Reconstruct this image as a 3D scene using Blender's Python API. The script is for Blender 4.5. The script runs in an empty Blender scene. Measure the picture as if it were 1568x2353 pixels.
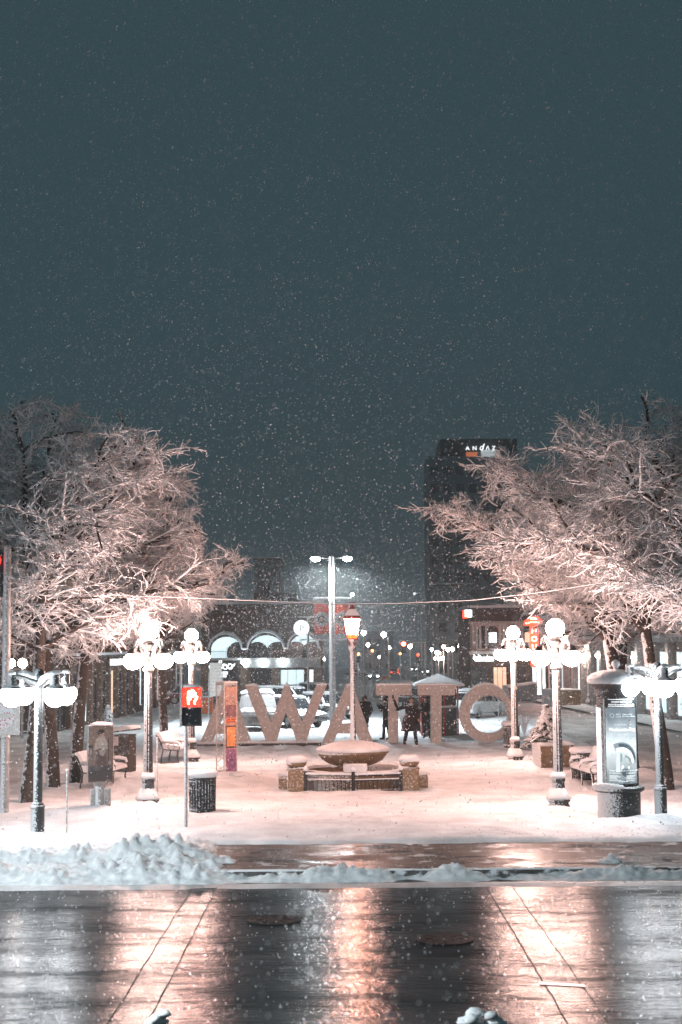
import bpy, bmesh, math, random
from mathutils import Vector, Matrix, noise
import numpy as np
R = math.radians
random.seed(7)
SC = bpy.context.scene
COL = SC.collection
# ---------------------------------------------------------------- camera
F, CX, CY, CAMH = 3400.0, 784.0, 1176.5, 3.8
PITCH, ROLL = math.atan(307.5/3400), R(-0.45)
CAMM = Matrix.Rotation(R(90)+PITCH, 4, 'X') @ Matrix.Rotation(ROLL, 4, 'Z')
cd = bpy.data.cameras.new('camera'); cam = bpy.data.objects.new('camera', cd); COL.objects.link(cam)
cam.matrix_world = Matrix.Translation((0, 0, CAMH)) @ CAMM
cd.sensor_fit = 'HORIZONTAL'; cd.sensor_width = 36; cd.lens = 36*F/1568
cd.clip_start = 0.5; cd.clip_end = 3000
cd.dof.use_dof = True; cd.dof.focus_distance = 39; cd.dof.aperture_fstop = 3.2
SC.camera = cam
# ---------------------------------------------------------------- world: snow-filled night sky lit by the city
W = bpy.data.worlds.new('World'); SC.world = W; W.use_nodes = True
wn, wl = W.node_tree.nodes, W.node_tree.links
wn.clear()
wo = wn.new('ShaderNodeOutputWorld'); bg = wn.new('ShaderNodeBackground'); bg2 = wn.new('ShaderNodeBackground'); ad = wn.new('ShaderNodeAddShader')
sky = wn.new('ShaderNodeTexSky'); sky.sky_type = 'NISHITA'; sky.sun_disc = False; sky.sun_elevation = R(-4); sky.sun_rotation = R(200)
wl.new(sky.outputs[0], bg.inputs[0]); bg.inputs[1].default_value = 0.02
bg2.inputs[0].default_value = (0.0345, 0.068, 0.081, 1); bg2.inputs[1].default_value = 1.0
wl.new(bg.outputs[0], ad.inputs[0]); wl.new(bg2.outputs[0], ad.inputs[1]); wl.new(ad.outputs[0], wo.inputs[0])
SC.view_settings.view_transform = 'Standard'; SC.view_settings.look = 'None'
SC.view_settings.exposure = 0.0; SC.view_settings.gamma = 1.0
SC.cycles.sample_clamp_indirect = 4.0
SC.cycles.max_bounces = 6; SC.cycles.volume_bounces = 0
SC.cycles.volume_step_rate = 4.0

# ---------------------------------------------------------------- helpers
def gz(y): return -0.010*max(0.0, y-58.0)
def ray(px, py): return CAMM.to_3x3() @ Vector(((px-CX)/F, -(py-CY)/F, -1.0))
def G(px, py, dz=0.0):
    d = ray(px, py); z = dz
    for _ in range(12):
        t = (z-CAMH)/d.z; y = d.y*t; z = gz(y)+dz
    return Vector((d.x*t, d.y*t, z))
def P(px, py, y):
    d = ray(px, py); t = y/d.y
    return Vector((d.x*t, y, CAMH+d.z*t))

class MB:
    def __init__(s): s.v = []; s.f = []
    def add(s, vs, fs):
        b = len(s.v); s.v += [tuple(v) for v in vs]; s.f += [tuple(b+i for i in f) for f in fs]
    def box(s, c, d, rz=0.0, M=None, top=1.0):
        vs = []
        for z in (-1, 1):
            k = top if z > 0 else 1.0
            for x, y in ((-1, -1), (1, -1), (1, 1), (-1, 1)):
                vs.append(Vector((x*d[0]/2*k, y*d[1]/2*k, z*d[2]/2)))
        m = M if M is not None else Matrix.Rotation(rz, 3, 'Z')
        vs = [m @ v + Vector(c) for v in vs]
        s.add(vs, [(3, 2, 1, 0), (4, 5, 6, 7), (0, 1, 5, 4), (1, 2, 6, 5), (2, 3, 7, 6), (3, 0, 4, 7)])
    def bar(s, a, b, w, h):
        a, b = Vector(a), Vector(b); d = b-a; q = d.to_track_quat('Y', 'Z').to_matrix()
        s.box((a+b)/2, (w, d.length, h), M=q)
    def path(s, pts, rad, n=8, cap=True, squash=1.0):
        pts = [Vector(p) for p in pts]
        if not hasattr(rad, '__len__'): rad = [rad]*len(pts)
        vs, fs = [], []; up = None
        for i, p in enumerate(pts):
            t = (pts[min(i+1, len(pts)-1)]-pts[max(i-1, 0)])
            t = t.normalized() if t.length > 1e-9 else Vector((0, 0, 1))
            if up is None:
                up = Vector((0, 0, 1)) if abs(t.z) < .9 else Vector((1, 0, 0))
            u = (up - t*up.dot(t)).normalized(); w = t.cross(u); up = u
            for k in range(n):
                a = 2*math.pi*k/n
                vs.append(p+u*(math.cos(a)*rad[i])+w*(math.sin(a)*rad[i]*squash))
        for i in range(len(pts)-1):
            for k in range(n):
                k2 = (k+1) % n
                fs.append((i*n+k, i*n+k2, (i+1)*n+k2, (i+1)*n+k))
        if cap:
            fs.append(tuple(range(n-1, -1, -1))); m = (len(pts)-1)*n; fs.append(tuple(m+k for k in range(n)))
        s.add(vs, fs)
    def tube(s, a, b, r0, r1=None, n=8): s.path([a, b], [r0, r0 if r1 is None else r1], n)
    def lathe(s, prof, n=24, c=(0, 0, 0), jit=0.0, ph=0.0):
        vs, fs = [], []; c = Vector(c)
        for i, (r, z) in enumerate(prof):
            for k in range(n):
                a = 2*math.pi*(k+ph)/n
                q = 1+jit*noise.noise(Vector((math.cos(a)*2.1+c.x*3, math.sin(a)*2.1+c.y, z*3)))
                vs.append(c+Vector((r*q*math.cos(a), r*q*math.sin(a), z+ (q-1)*.3*r)))
        for i in range(len(prof)-1):
            for k in range(n):
                k2 = (k+1) % n
                fs.append((i*n+k, i*n+k2, (i+1)*n+k2, (i+1)*n+k))
        fs.append(tuple(range(n-1, -1, -1))); m = (len(prof)-1)*n; fs.append(tuple(m+k for k in range(n)))
        s.add(vs, fs)
    def ball(s, c, r, n=14, m=9, jit=0.0):
        if not hasattr(r, '__len__'): r = (r, r, r)
        vs, fs = [], []; c = Vector(c)
        for i in range(m+1):
            th = math.pi*(i if 0 < i < m else (0.02 if i == 0 else m-.02))/m
            for k in range(n):
                a = 2*math.pi*k/n
                d = Vector((math.sin(th)*math.cos(a), math.sin(th)*math.sin(a), -math.cos(th)))
                q = 1+jit*noise.noise(d*2.3+c*1.7)
                vs.append(c+Vector((d.x*r[0]*q, d.y*r[1]*q, d.z*r[2]*q)))
        for i in range(m):
            for k in range(n):
                k2 = (k+1) % n
                fs.append((i*n+k, i*n+k2, (i+1)*n+k2, (i+1)*n+k))
        fs.append(tuple(range(n-1, -1, -1))); q = m*n; fs.append(tuple(q+k for k in range(n)))
        s.add(vs, fs)
    def prism(s, poly, y0, y1):                       # polygon in x,z extruded along y (poly counter-clockwise seen from -y)
        n = len(poly)
        vs = [(x, y0, z) for x, z in poly]+[(x, y1, z) for x, z in poly]
        fs = [tuple(range(n)), tuple(range(2*n-1, n-1, -1))]+[(i, i+n, (i+1) % n+n, (i+1) % n) for i in range(n)]
        s.add(vs, fs)
    def bend(s, rad):
        s.v = [((rad-y)*math.sin(x/rad), -(rad-y)*math.cos(x/rad), z) for x, y, z in s.v]
        return s
    def shift(s, d): s.v = [tuple(Vector(v)+Vector(d)) for v in s.v]; return s
    def mesh(s, name, m, smooth=None):
        me = bpy.data.meshes.new(name); me.from_pydata(s.v, [], s.f); me.update()
        if smooth is not None:
            me.shade_smooth()
            if smooth < 180: me.set_sharp_from_angle(angle=R(smooth))
        if m is not None: me.materials.append(m)
        return me
    def build(s, name, m, parent=None, smooth=35, bevel=0):
        return link(name, s.mesh(name, m, smooth), parent, bevel)

def link(name, me, parent=None, bevel=0):
    o = bpy.data.objects.new(name, me); COL.objects.link(o)
    if parent is not None: o.parent = parent
    if bevel:
        b = o.modifiers.new('bevel', 'BEVEL'); b.width = bevel; b.segments = 2; b.limit_method = 'ANGLE'
    return o
def thing(name, label, cat, loc=(0, 0, 0), rz=0.0, group=None):
    o = bpy.data.objects.new(name, None); COL.objects.link(o); o.empty_display_size = .3
    o.location = loc; o.rotation_euler = (0, 0, rz)
    return tag(o, label, cat, group)
def tag(o, label, cat, group=None):
    o['label'] = label; o['category'] = cat
    if group: o['group'] = group
    return o
def kind(o, k): o['kind'] = k; return o
def dup(root, loc, rz, label, group=None):
    r = root.copy(); COL.objects.link(r); r.location = loc; r.rotation_euler = (0, 0, rz); r['label'] = label
    if group: r['group'] = group
    for ch in list(root.children):
        c = ch.copy(); COL.objects.link(c); c.parent = r
        for g in list(ch.children):
            d = g.copy(); COL.objects.link(d); d.parent = c
    return r
def text_mb(body, size, depth=0.004, align='CENTER', shear=0.0, width=None, bold=0.0):
    cu = bpy.data.curves.new('lettering', 'FONT'); cu.body = body; cu.size = size; cu.extrude = depth
    cu.align_x = align; cu.shear = shear; cu.offset = bold; cu.resolution_u = 2
    ob = bpy.data.objects.new('lettering', cu); COL.objects.link(ob); bpy.context.view_layer.update()
    me = bpy.data.meshes.new_from_object(ob.evaluated_get(bpy.context.evaluated_depsgraph_get()))
    bpy.data.objects.remove(ob); bpy.data.curves.remove(cu)
    mb = MB(); vs = [v.co for v in me.vertices]
    k = 1.0
    if width and vs:
        w = max(v.x for v in vs)-min(v.x for v in vs); k = width/max(w, 1e-6)
    mb.add([(v.x*k, -v.z, v.y) for v in vs], [tuple(p.vertices) for p in me.polygons])
    bpy.data.meshes.remove(me)
    return mb

# ---------------------------------------------------------------- materials
def newmat(name):
    m = bpy.data.materials.new(name); m.use_nodes = True
    nt = m.node_tree; b = nt.nodes['Principled BSDF']
    return m, nt.nodes, nt.links, b
def coord(n, l, scale, obj=True, stretch=None):
    tc = n.new('ShaderNodeTexCoord'); mp = n.new('ShaderNodeMapping'); l.new(tc.outputs['Object'], mp.inputs[0])
    mp.inputs['Scale'].default_value = stretch or (1, 1, 1)
    nz = n.new('ShaderNodeTexNoise'); nz.inputs['Scale'].default_value = scale; nz.inputs['Detail'].default_value = 4
    l.new(mp.outputs[0], nz.inputs['Vector']); return nz
def ramp(n, l, src, stops):
    r = n.new('ShaderNodeValToRGB'); e = r.color_ramp.elements
    e[0].position, e[0].color = stops[0][0], (*stops[0][1], 1); e[1].position, e[1].color = stops[-1][0], (*stops[-1][1], 1)
    for p, c in stops[1:-1]:
        k = e.new(p); k.color = (*c, 1)
    l.new(src, r.inputs[0]); return r
def sc3(c, k): return tuple(min(1, x*k) for x in c)
SNOWC = (0.84, 0.86, 0.88)
def mat(name, c, rough=.6, metal=0.0, var=.25, scale=6.0, bump=.0, bscale=40, dust=None, ddir=(-.75, -.35, .55), dscale=14, stretch=None):
    """base colour with noise variation; dust = threshold for wind-driven snow sticking on faces turned towards ddir"""
    m, n, l, b = newmat(name)
    nz = coord(n, l, scale, stretch=stretch)
    rp = ramp(n, l, nz.outputs[0], [(.3, sc3(c, 1-var)), (.7, sc3(c, 1+var))])
    colr = rp.outputs[0]
    b.inputs['Roughness'].default_value = rough; b.inputs['Metallic'].default_value = metal
    if dust is not None:
        ge = n.new('ShaderNodeNewGeometry'); dt = n.new('ShaderNodeVectorMath'); dt.operation = 'DOT_PRODUCT'
        l.new(ge.outputs['Normal'], dt.inputs[0]); dt.inputs[1].default_value = ddir
        n2 = coord(n, l, dscale); ma = n.new('ShaderNodeMath'); ma.operation = 'MULTIPLY_ADD'
        l.new(n2.outputs[0], ma.inputs[0]); ma.inputs[1].default_value = 1.6; l.new(dt.outputs['Value'], ma.inputs[2])
        mr = n.new('ShaderNodeMapRange'); mr.inputs['From Min'].default_value = dust; mr.inputs['From Max'].default_value = dust+.18
        l.new(ma.outputs[0], mr.inputs[0])
        mx = n.new('ShaderNodeMix'); mx.data_type = 'RGBA'; l.new(mr.outputs[0], mx.inputs[0])
        l.new(colr, mx.inputs[6]); mx.inputs[7].default_value = (*SNOWC, 1); colr = mx.outputs[2]
        m2 = n.new('ShaderNodeMix'); m2.data_type = 'FLOAT'; l.new(mr.outputs[0], m2.inputs[0]); m2.inputs[2].default_value = metal; m2.inputs[3].default_value = 0
        l.new(m2.outputs[0], b.inputs['Metallic'])
        m3 = n.new('ShaderNodeMix'); m3.data_type = 'FLOAT'; l.new(mr.outputs[0], m3.inputs[0]); m3.inputs[2].default_value = rough; m3.inputs[3].default_value = .85
        l.new(m3.outputs[0], b.inputs['Roughness'])
    l.new(colr, b.inputs['Base Color'])
    if bump:
        n3 = coord(n, l, bscale); bp = n.new('ShaderNodeBump'); bp.inputs['Strength'].default_value = bump; bp.inputs['Distance'].default_value = .025 if name in ('snow', 'slush') else .008 if name == 'bank_snow' else .02
        l.new(n3.outputs[0], bp.inputs['Height']); l.new(bp.outputs[0], b.inputs['Normal'])
    return m
def emit(name, c, s, cam_c=None):
    m, n, l, b = newmat(name)
    b.inputs['Base Color'].default_value = (*[min(.8, x) for x in c], 1)
    b.inputs['Emission Color'].default_value = (*c, 1); b.inputs['Emission Strength'].default_value = s
    m.cycles.emission_sampling = 'FRONT' if s > 4 else 'AUTO'
    return m
M = {}
M['snow'] = mat('snow', sc3(SNOWC, .93), .85, var=.20, scale=1.1, bump=.9, bscale=11)
M['snow_fine'] = mat('snow_fine', SNOWC, .85, var=.04, scale=8.0, bump=.3, bscale=60)
M['slush'] = mat('slush', (.50, .50, .50), .55, var=.38, scale=1.1, bump=.8, bscale=5, stretch=(1, .45, 1))
M['bank'] = mat('bank_snow', (.80, .82, .84), .8, var=.22, scale=7, bump=.8, bscale=22)
M['pole'] = mat('painted_pole', (.04, .043, .043), .45, .3, dust=1.12, dscale=34)
M['pole_bare'] = mat('painted_iron', (.03, .035, .035), .45, .3, dust=1.25, dscale=30)
M['greypole'] = mat('galvanised_pole', (.30, .29, .28), .5, .2, dust=1.05, dscale=30)
M['letter'] = mat('letter_concrete', (.45, .41, .385), .8, var=.22, scale=9, bump=.25, bscale=60, dust=1.42, dscale=20, ddir=(-.3, 0, .6))
M['stone'] = mat('brown_stone', (.20, .135, .075), .75, var=.3, scale=10, bump=.5, bscale=50, dust=1.28, dscale=34)
M['iron'] = mat('black_iron', (.018, .018, .018), .5, .2, dust=1.35, dscale=40)
M['bark'] = mat('bark', (.045, .033, .024), .9, var=.5, scale=14, bump=.9, bscale=26, dust=1.38, dscale=11, ddir=(-.9, -.2, .3))
M['limb'] = mat('limb_bark', (.035, .026, .02), .9, var=.4, scale=14, dust=1.45, dscale=6, ddir=(-.1, -.1, .9))
M['twig'] = mat('snowy_twig', (.06, .045, .035), .9, var=.3, scale=8, dust=.04, dscale=3, ddir=(-.1, -.15, .75))
M['needles'] = mat('needles', (.03, .045, .03), .8, var=.4, scale=20, dust=.9, dscale=12, ddir=(-.1, -.1, .9))
M['glow_warm'] = emit('lit_globe_warm', (1.0, .62, .53), 150)
M['glow_cool'] = emit('lit_globe_cool', (.90, .95, 1.0), 50)
M['glow_far'] = emit('lit_globe_far', (1.0, .74, .62), 70)
M['glow_lantern'] = emit('lantern_glass', (1.0, .46, .33), 430)
M['glow_amber'] = emit('lantern_amber', (1.0, .10, .015), 4.5)
M['led'] = emit('led_lens', (.86, .95, 1.0), 130)
M['red'] = emit('red_lens', (1.0, .008, .003), 14)
M['redhand'] = emit('hand_symbol', (1.0, .75, .55), 22)
M['brakelight'] = emit('tail_lens', (1.0, .05, .02), 10)
M['head'] = emit('headlamp_lens', (.85, .95, 1.0), 40)
M['amber'] = emit('amber_lamp', (1.0, .35, .08), 14)
M['win_cool'] = emit('lit_window_cool', (.62, .80, .86), 1.3)
M['win_white'] = emit('lit_window_white', (.85, .95, 1.0), 1.6)
M['win_warm'] = emit('lit_window_warm', (1.0, .62, .42), .9)
M['store'] = emit('shop_light_bar', (.8, .95, 1.0), 7)
M['signwhite'] = emit('sign_white', (.95, .98, 1.0), 2.4)
M['signface'] = emit('parking_sign_face', (.86, .95, .98), 1.5)
M['signred'] = emit('sign_red', (1.0, .03, .01), 8)
M['neon'] = emit('neon_white', (1.0, .75, .6), 5)
M['dark'] = mat('dark_paint', (.012, .013, .014), .5, dust=1.5, dscale=40)
M['black'] = mat('black_plastic', (.010, .010, .011), .45)
M['glass'] = mat('dark_glass', (.015, .02, .024), .12, var=.2)
M['brick'] = None
M['orange'] = mat('orange_plastic', (.62, .12, .02), .5, dust=1.4)
M['redpaint'] = mat('red_paint', (.42, .035, .02), .5, dust=1.5)
M['slate'] = mat('slate_panel', (.09, .12, .13), .6, dust=1.45, dscale=30)
M['white'] = mat('white_panel', (.68, .66, .63), .6, var=.08, dust=1.4)
M['cream'] = mat('cream_stone', (.42, .37, .34), .7, var=.12)
M['tyre'] = mat('tyre', (.012, .012, .012), .8)
M['rim'] = mat('wheel_rim', (.35, .36, .37), .35, .6)
M['skin'] = mat('skin', (.42, .25, .18), .6, var=.08)
M['coat'] = mat('black_coat', (.008, .008, .009), .9, var=.3, dust=1.72, dscale=30)
M['trousers'] = mat('dark_trousers', (.013, .016, .02), .9, var=.3)
M['boots'] = mat('brown_boots', (.09, .055, .035), .7)
M['grey_coat'] = mat('grey_coat', (.06, .07, .075), .9, var=.3)

def brickmat(name, c1, c2, mortar, sx, rough=.7, wet=False):
    m, n, l, b = newmat(name)
    tc = n.new('ShaderNodeTexCoord'); sp = n.new('ShaderNodeSeparateXYZ'); l.new(tc.outputs['Object'], sp.inputs[0])
    cb = n.new('ShaderNodeCombineXYZ'); ax = n.new('ShaderNodeMath'); ax.operation = 'ADD'
    if wet: l.new(sp.outputs[0], cb.inputs[0]); l.new(sp.outputs[1], cb.inputs[1])
    else:
        l.new(sp.outputs[0], ax.inputs[0]); l.new(sp.outputs[1], ax.inputs[1]); l.new(ax.outputs[0], cb.inputs[0]); l.new(sp.outputs[2], cb.inputs[1])
    bt = n.new('ShaderNodeTexBrick'); l.new(cb.outputs[0], bt.inputs['Vector'])
    bt.inputs['Scale'].default_value = sx; bt.inputs['Color1'].default_value = (*c1, 1); bt.inputs['Color2'].default_value = (*c2, 1); bt.inputs['Mortar'].default_value = (*mortar, 1)
    bt.inputs['Mortar Size'].default_value = .025 if not wet else .05
    nz = coord(n, l, 3.0); mx = n.new('ShaderNodeMix'); mx.data_type = 'RGBA'; mx.blend_type = 'MULTIPLY'; mx.inputs[0].default_value = .7
    rp = ramp(n, l, nz.outputs[0], [(.3, (.45, .45, .45)), (.7, (1, 1, 1))])
    l.new(bt.outputs[0], mx.inputs[6]); l.new(rp.outputs[0], mx.inputs[7]); l.new(mx.outputs[2], b.inputs['Base Color'])
    b.inputs['Roughness'].default_value = rough
    bp = n.new('ShaderNodeBump'); bp.inputs['Strength'].default_value = .5; bp.inputs['Distance'].default_value = .01; bp.invert = True
    l.new(bt.outputs['Fac'], bp.inputs['Height']); l.new(bp.outputs[0], b.inputs['Normal'])
    if wet:
        b.inputs['Specular IOR Level'].default_value = .05
        n2 = coord(n, l, 1.4, stretch=(.6, 1, 1)); r2 = ramp(n, l, n2.outputs[0], [(.35, (.14, .14, .14)), (.65, (.6, .6, .6))])
        l.new(r2.outputs[0], b.inputs['Roughness'])
        n4 = coord(n, l, 2.6); r4 = n.new('ShaderNodeMapRange'); r4.inputs['From Min'].default_value = .58; r4.inputs['From Max'].default_value = .66
        l.new(n4.outputs[0], r4.inputs[0]); m4 = n.new('ShaderNodeMix'); m4.data_type = 'RGBA'; l.new(r4.outputs[0], m4.inputs[0])
        l.new(mx.outputs[2], m4.inputs[6]); m4.inputs[7].default_value = (.55, .55, .55, 1); l.new(m4.outputs[2], b.inputs['Base Color'])
    return m
M['brick'] = brickmat('brown_brick', (.16, .085, .045), (.12, .065, .038), (.10, .075, .06), 4.0)
M['brick2'] = brickmat('dark_brick', (.10, .060, .040), (.075, .05, .036), (.07, .055, .045), 4.0)
M['paver'] = brickmat('wet_pavers', (.11, .06, .042), (.085, .05, .04), (.16, .13, .11), 3.2, wet=True)

def roadmat(name, c, r0, r1, bumpk):
    m, n, l, b = newmat(name)
    nz = coord(n, l, 1.0, stretch=(.35, 1.5, 1))
    rp = ramp(n, l, nz.outputs[0], [(.35, sc3(c, .6)), (.65, sc3(c, 1.4))]); l.new(rp.outputs[0], b.inputs['Base Color'])
    n2 = coord(n, l, 1.0, stretch=(.45, 1.5, 1)); n2.inputs['Detail'].default_value = 9; n2.inputs['Roughness'].default_value = .78; rr = n.new('ShaderNodeMapRange')
    rr.inputs['From Min'].default_value = .35; rr.inputs['From Max'].default_value = .66; rr.inputs['To Min'].default_value = r0; rr.inputs['To Max'].default_value = r1
    l.new(n2.outputs[0], rr.inputs[0]); l.new(rr.outputs[0], b.inputs['Roughness'])
    n3 = coord(n, l, 38, stretch=(.7, 1, 1)); n3.inputs['Detail'].default_value = 3
    n5 = coord(n, l, 7, stretch=(.5, 1.6, 1)); n5.inputs['Detail'].default_value = 8; mm = n.new('ShaderNodeMath'); mm.operation = 'MULTIPLY_ADD'; mm.inputs[1].default_value = 4.0
    l.new(n5.outputs[0], mm.inputs[0]); l.new(n3.outputs[0], mm.inputs[2])
    bp = n.new('ShaderNodeBump'); bp.inputs['Strength'].default_value = bumpk; bp.inputs['Distance'].default_value = .0028
    l.new(mm.outputs[0], bp.inputs['Height']); l.new(bp.outputs[0], b.inputs['Normal'])
    n7 = coord(n, l, .9, stretch=(.55, 1.5, 1)); n7.inputs['Detail'].default_value = 9; n7.inputs['Roughness'].default_value = .7
    r7 = n.new('ShaderNodeMapRange'); r7.inputs['From Min'].default_value = .40; r7.inputs['From Max'].default_value = .62; r7.inputs['To Min'].default_value = .006; r7.inputs['To Max'].default_value = .07
    l.new(n7.outputs[0], r7.inputs[0]); l.new(r7.outputs[0], b.inputs['Specular IOR Level'])
    return m
M['road'] = roadmat('wet_asphalt', (.020, .022, .023), .045, .22, 1.0)
M['band'] = roadmat('wet_concrete_band', (.034, .034, .034), .045, .21, 1.0)
M['crack'] = mat('tar_seam', (.010, .010, .010), .6)

# ---------------------------------------------------------------- ground, road, snow
def sheet(name, xs, ys, hf, m, smooth=180):
    xs, ys = list(xs), list(ys); nx = len(xs)
    v = [(x, y, hf(x, y)) for y in ys for x in xs]
    f = [(j*nx+i, j*nx+i+1, (j+1)*nx+i+1, (j+1)*nx+i) for j in range(len(ys)-1) for i in range(nx-1)]
    mb = MB(); mb.v, mb.f = v, f
    return kind(mb.build(name, m, smooth=smooth), 'structure')
def N3(x, y, s, k=0.0): return noise.noise(Vector((x*s, y*s, k)))
def fr(a, b, st): return list(np.arange(a, b+st*.5, st))
ROADZ = -0.22
sheet('ground', [-900, 900], [-60, 30, 200, 1500], lambda x, y: -0.6-max(0, y-58)*.012, M['slush'], None)
sheet('road', fr(-70, 70, 10), fr(-8, 26.6, 1.73), lambda x, y: ROADZ, M['road'])
mounds = []            # (x, y, radius, height) lumps of drifted snow, filled before the plaza is made
for px, py, r, h in ((340, 1868, .75, .16), (1285, 1868, .8, .17), (1420, 1895, 1.0, .10), (440, 1760, .9, .14), (1185, 1760, 1.2, .17), (465, 1800, 1.2, .10), (1515, 1885, .8, .12), (85, 1930, .9, .14),
                     (250, 1870, 1.6, .12), (1230, 1800, 1.5, .14), (590, 1790, .8, .10), (300, 1800, 1.3, .16), (1370, 1840, 1.0, .15), (230, 1780, .9, .12), (800, 1830, 1.9, .03), (130, 1870, 1.3, .10), (530, 1780, .6, .08)):
    p = G(px, py); mounds.append((p.x, p.y, r, h))
def plaza_h(x, y):
    h = gz(y)+.05*N3(x, y, .55)+.035*N3(x, y, 1.9, 3)+.016*N3(x, y, 5.2, 5)
    for mx, my, r, k in mounds:
        d2 = (x-mx)**2+(y-my)**2
        if d2 < r*r*5: h += k*math.exp(-d2/(r*r*.55))*(1+.5*N3(x, y, 2.5, 9))
    dn = noise.voronoi(Vector((x*2.6, y*2.2, 2)))[0][0]; mk = min(1, max(0, .5+1.6*N3(x, y, .35, 11)))
    h -= .085*mk*max(0, .55-dn)-.012*N3(x, y, 9, 2)*mk
    # foot track across the front, trodden by walkers
    t = math.exp(-((y-30.6-.25*math.sin(x*.5))/.22)**2)*.035; h -= t*(.6+.6*N3(x, y, 4, 2))
    e = y-(29.5+.12*N3(x, 0, .8)+.08*N3(x, 0, 2.7)+(-.3 if x < -3 else 0))
    if e < .35: h -= .12*(1-max(0, e)/.35)**2
    return h
sheet('snow_ground', fr(-9.3, 9.3, .10), fr(29.3, 46, .09)+fr(46.4, 62, .4)+fr(63, 120, 2.0), plaza_h, M['snow'])
kb = MB(); kb.box((20, 26.22, -.2), (46, .16, .25)); kind(kb.build('kerb', mat('wet_kerb_stone', (.09, .085, .08), .6, var=.3, dust=1.15, dscale=5), bevel=.02), 'structure')
sheet('pavement', fr(-2.9, 41, 4), [26.3, 27.5, 28.6, 29.9], lambda x, y: -.085, M['paver'])
for s, nm in ((-1, 'side_street'), (1, 'side_street')):
    xs = [s*v for v in (fr(9.0, 15.0, .5))]
    if s < 0: xs.reverse()
    sheet(nm, xs, fr(29.5, 60, .5)+fr(62, 300, 3), lambda x, y: gz(y)-.06+.05*N3(x, y, .7)+.025*N3(x, y, 2.1, 4), M['slush'])
    xs = [s*v for v in (fr(14.6, 19, .6)+[30, 60])]
    if s < 0: xs.reverse()
    sheet('side_pavement', xs, fr(29.5, 300, 3), lambda x, y: gz(y)+.07+.04*N3(x, y, .9), M['snow'])
sheet('far_street', fr(-9.2, 9.2, .8), fr(119, 300, 3), lambda x, y: gz(y)-.03+.05*N3(x, y, .6), M['slush'])
# crosswalk bands of pale concrete with joints, tar seams
def strip(name, x0, x1, y0, y1, dz, m):
    mb = MB(); z = ROADZ+dz
    ys = np.linspace(y0, y1, 40)
    for i in range(39):
        j0, j1 = .015*N3(x0, ys[i], 1.3), .015*N3(x0, ys[i+1], 1.3)
        mb.add([(x0+j0, ys[i], z), (x1+j0, ys[i], z), (x1+j1, ys[i+1], z), (x0+j1, ys[i+1], z)], [(0, 1, 2, 3)])
    return kind(mb.build(name, m), 'structure')
strip('crosswalk_band', -2.52, -2.12, 15.5, 25.2, .004, M['band'])
strip('crosswalk_band', 2.38, 2.80, 15.5, 25.2, .004, M['band'])
for x in (-2.54, -2.12, 2.37, 2.80): strip('pavement_seam', x-.006, x+.006, 15.5, 25.3, .008, M['crack'])
def crack(pts, w=.012):
    mb = MB()
    for (x0, y0), (x1, y1) in zip(pts, pts[1:]):
        mb.add([(x0, y0-w, ROADZ+.010), (x1, y1-w, ROADZ+.010), (x1, y1+w, ROADZ+.010), (x0, y0+w, ROADZ+.010)], [(0, 1, 2, 3)])
    return kind(mb.build('road_crack', M['crack']), 'structure')
for y0, xa, xb, k in ((19.4, -3.2, 1.5, 2), (20.9, -8, -1.2, 3), (18.2, 2.9, 9, 4)):
    crack([(x, y0+.12*N3(x, k*7.7, 1.3)+.05*N3(x, k, 5)) for x in fr(xa, xb, .16)], .006+.003*(k % 2))
wl_ = G(1240, 2262, ROADZ); wr_ = G(1346, 2268, ROADZ)
mb = MB(); mb.add([(wl_.x, wl_.y-.06, ROADZ+.012), (wr_.x, wr_.y-.06, ROADZ+.012), (wr_.x, wr_.y+.07, ROADZ+.012), (wl_.x, wl_.y+.07, ROADZ+.012)], [(0, 1, 2, 3)])
kind(mb.build('road_marking', mat('worn_white_paint', (.75, .75, .74), .3, var=.2, scale=9)), 'structure')
# snow bank thrown up by the plough along the kerb
def bank_h(x, y):
    t = (y-25.15)/(27.9-25.15)
    v1 = noise.voronoi(Vector((x*5.5+.3*N3(x, y, 4), y*5.5, 1)))[0]; v2 = noise.voronoi(Vector((x*11, y*11, 4)))[0]
    lump = .15*max(0, .75-v1[0])*(.9+.7*math.exp(-((x+3.2)/1.3)**2))*(1+N3(x, y, 2.2, 5))+.10*max(0, .8-v2[0])+.025*N3(x, y, 19)
    lump *= .35+1.5*max(0, .35+N3(x, y, 1.7, 12)); lump += .05*abs(N3(x, y, 8, 3))
    left = 1/(1+math.exp((x+2.35)*5))
    wide = .5-.5*math.cos(2*math.pi*min(1, max(0, t)))
    narrow = math.exp(-((y-26.05)/.33)**2)
    pile = .17*math.exp(-((x+3.2)/.95)**2)*math.exp(-((y-27.3)/.95)**2)*(1+.45*N3(x, y, 1.7, 8))
    rp = .13*math.exp(-((x-4.75)/.5)**2)*math.exp(-((y-27.0)/.4)**2)
    base = left*(.17*wide+.06*N3(x, y, .9, 2))+(1-left)*(.075*narrow*max(0, .8+1.7*N3(x, y*.6, 1.3, 3))+.03*narrow*N3(x, y, 3.5))
    if y > 27.0: base = max(base, left*(.29+.06*N3(x, y, .8, 6))*min(1, (y-26.4)/.8))-(1-left)*.3*min(1, max(0, (y-27.6)/.25))
    h = base+pile+rp
    edge = min(1, max(0, (y-25.15)/.25)); lump *= 1 if y < 27.6 else .45
    if y > 27.6 and x > -1.6: lump = 0
    return ROADZ-.03+(h+lump*min(1, h/.10)+(.02*narrow))*edge
sheet('snow_bank', fr(-10.5, 9.5, .045), fr(25.15, 28.2, .045)+fr(28.3, 29.8, .1), bank_h, M['bank'])
mb = MB()
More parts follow.
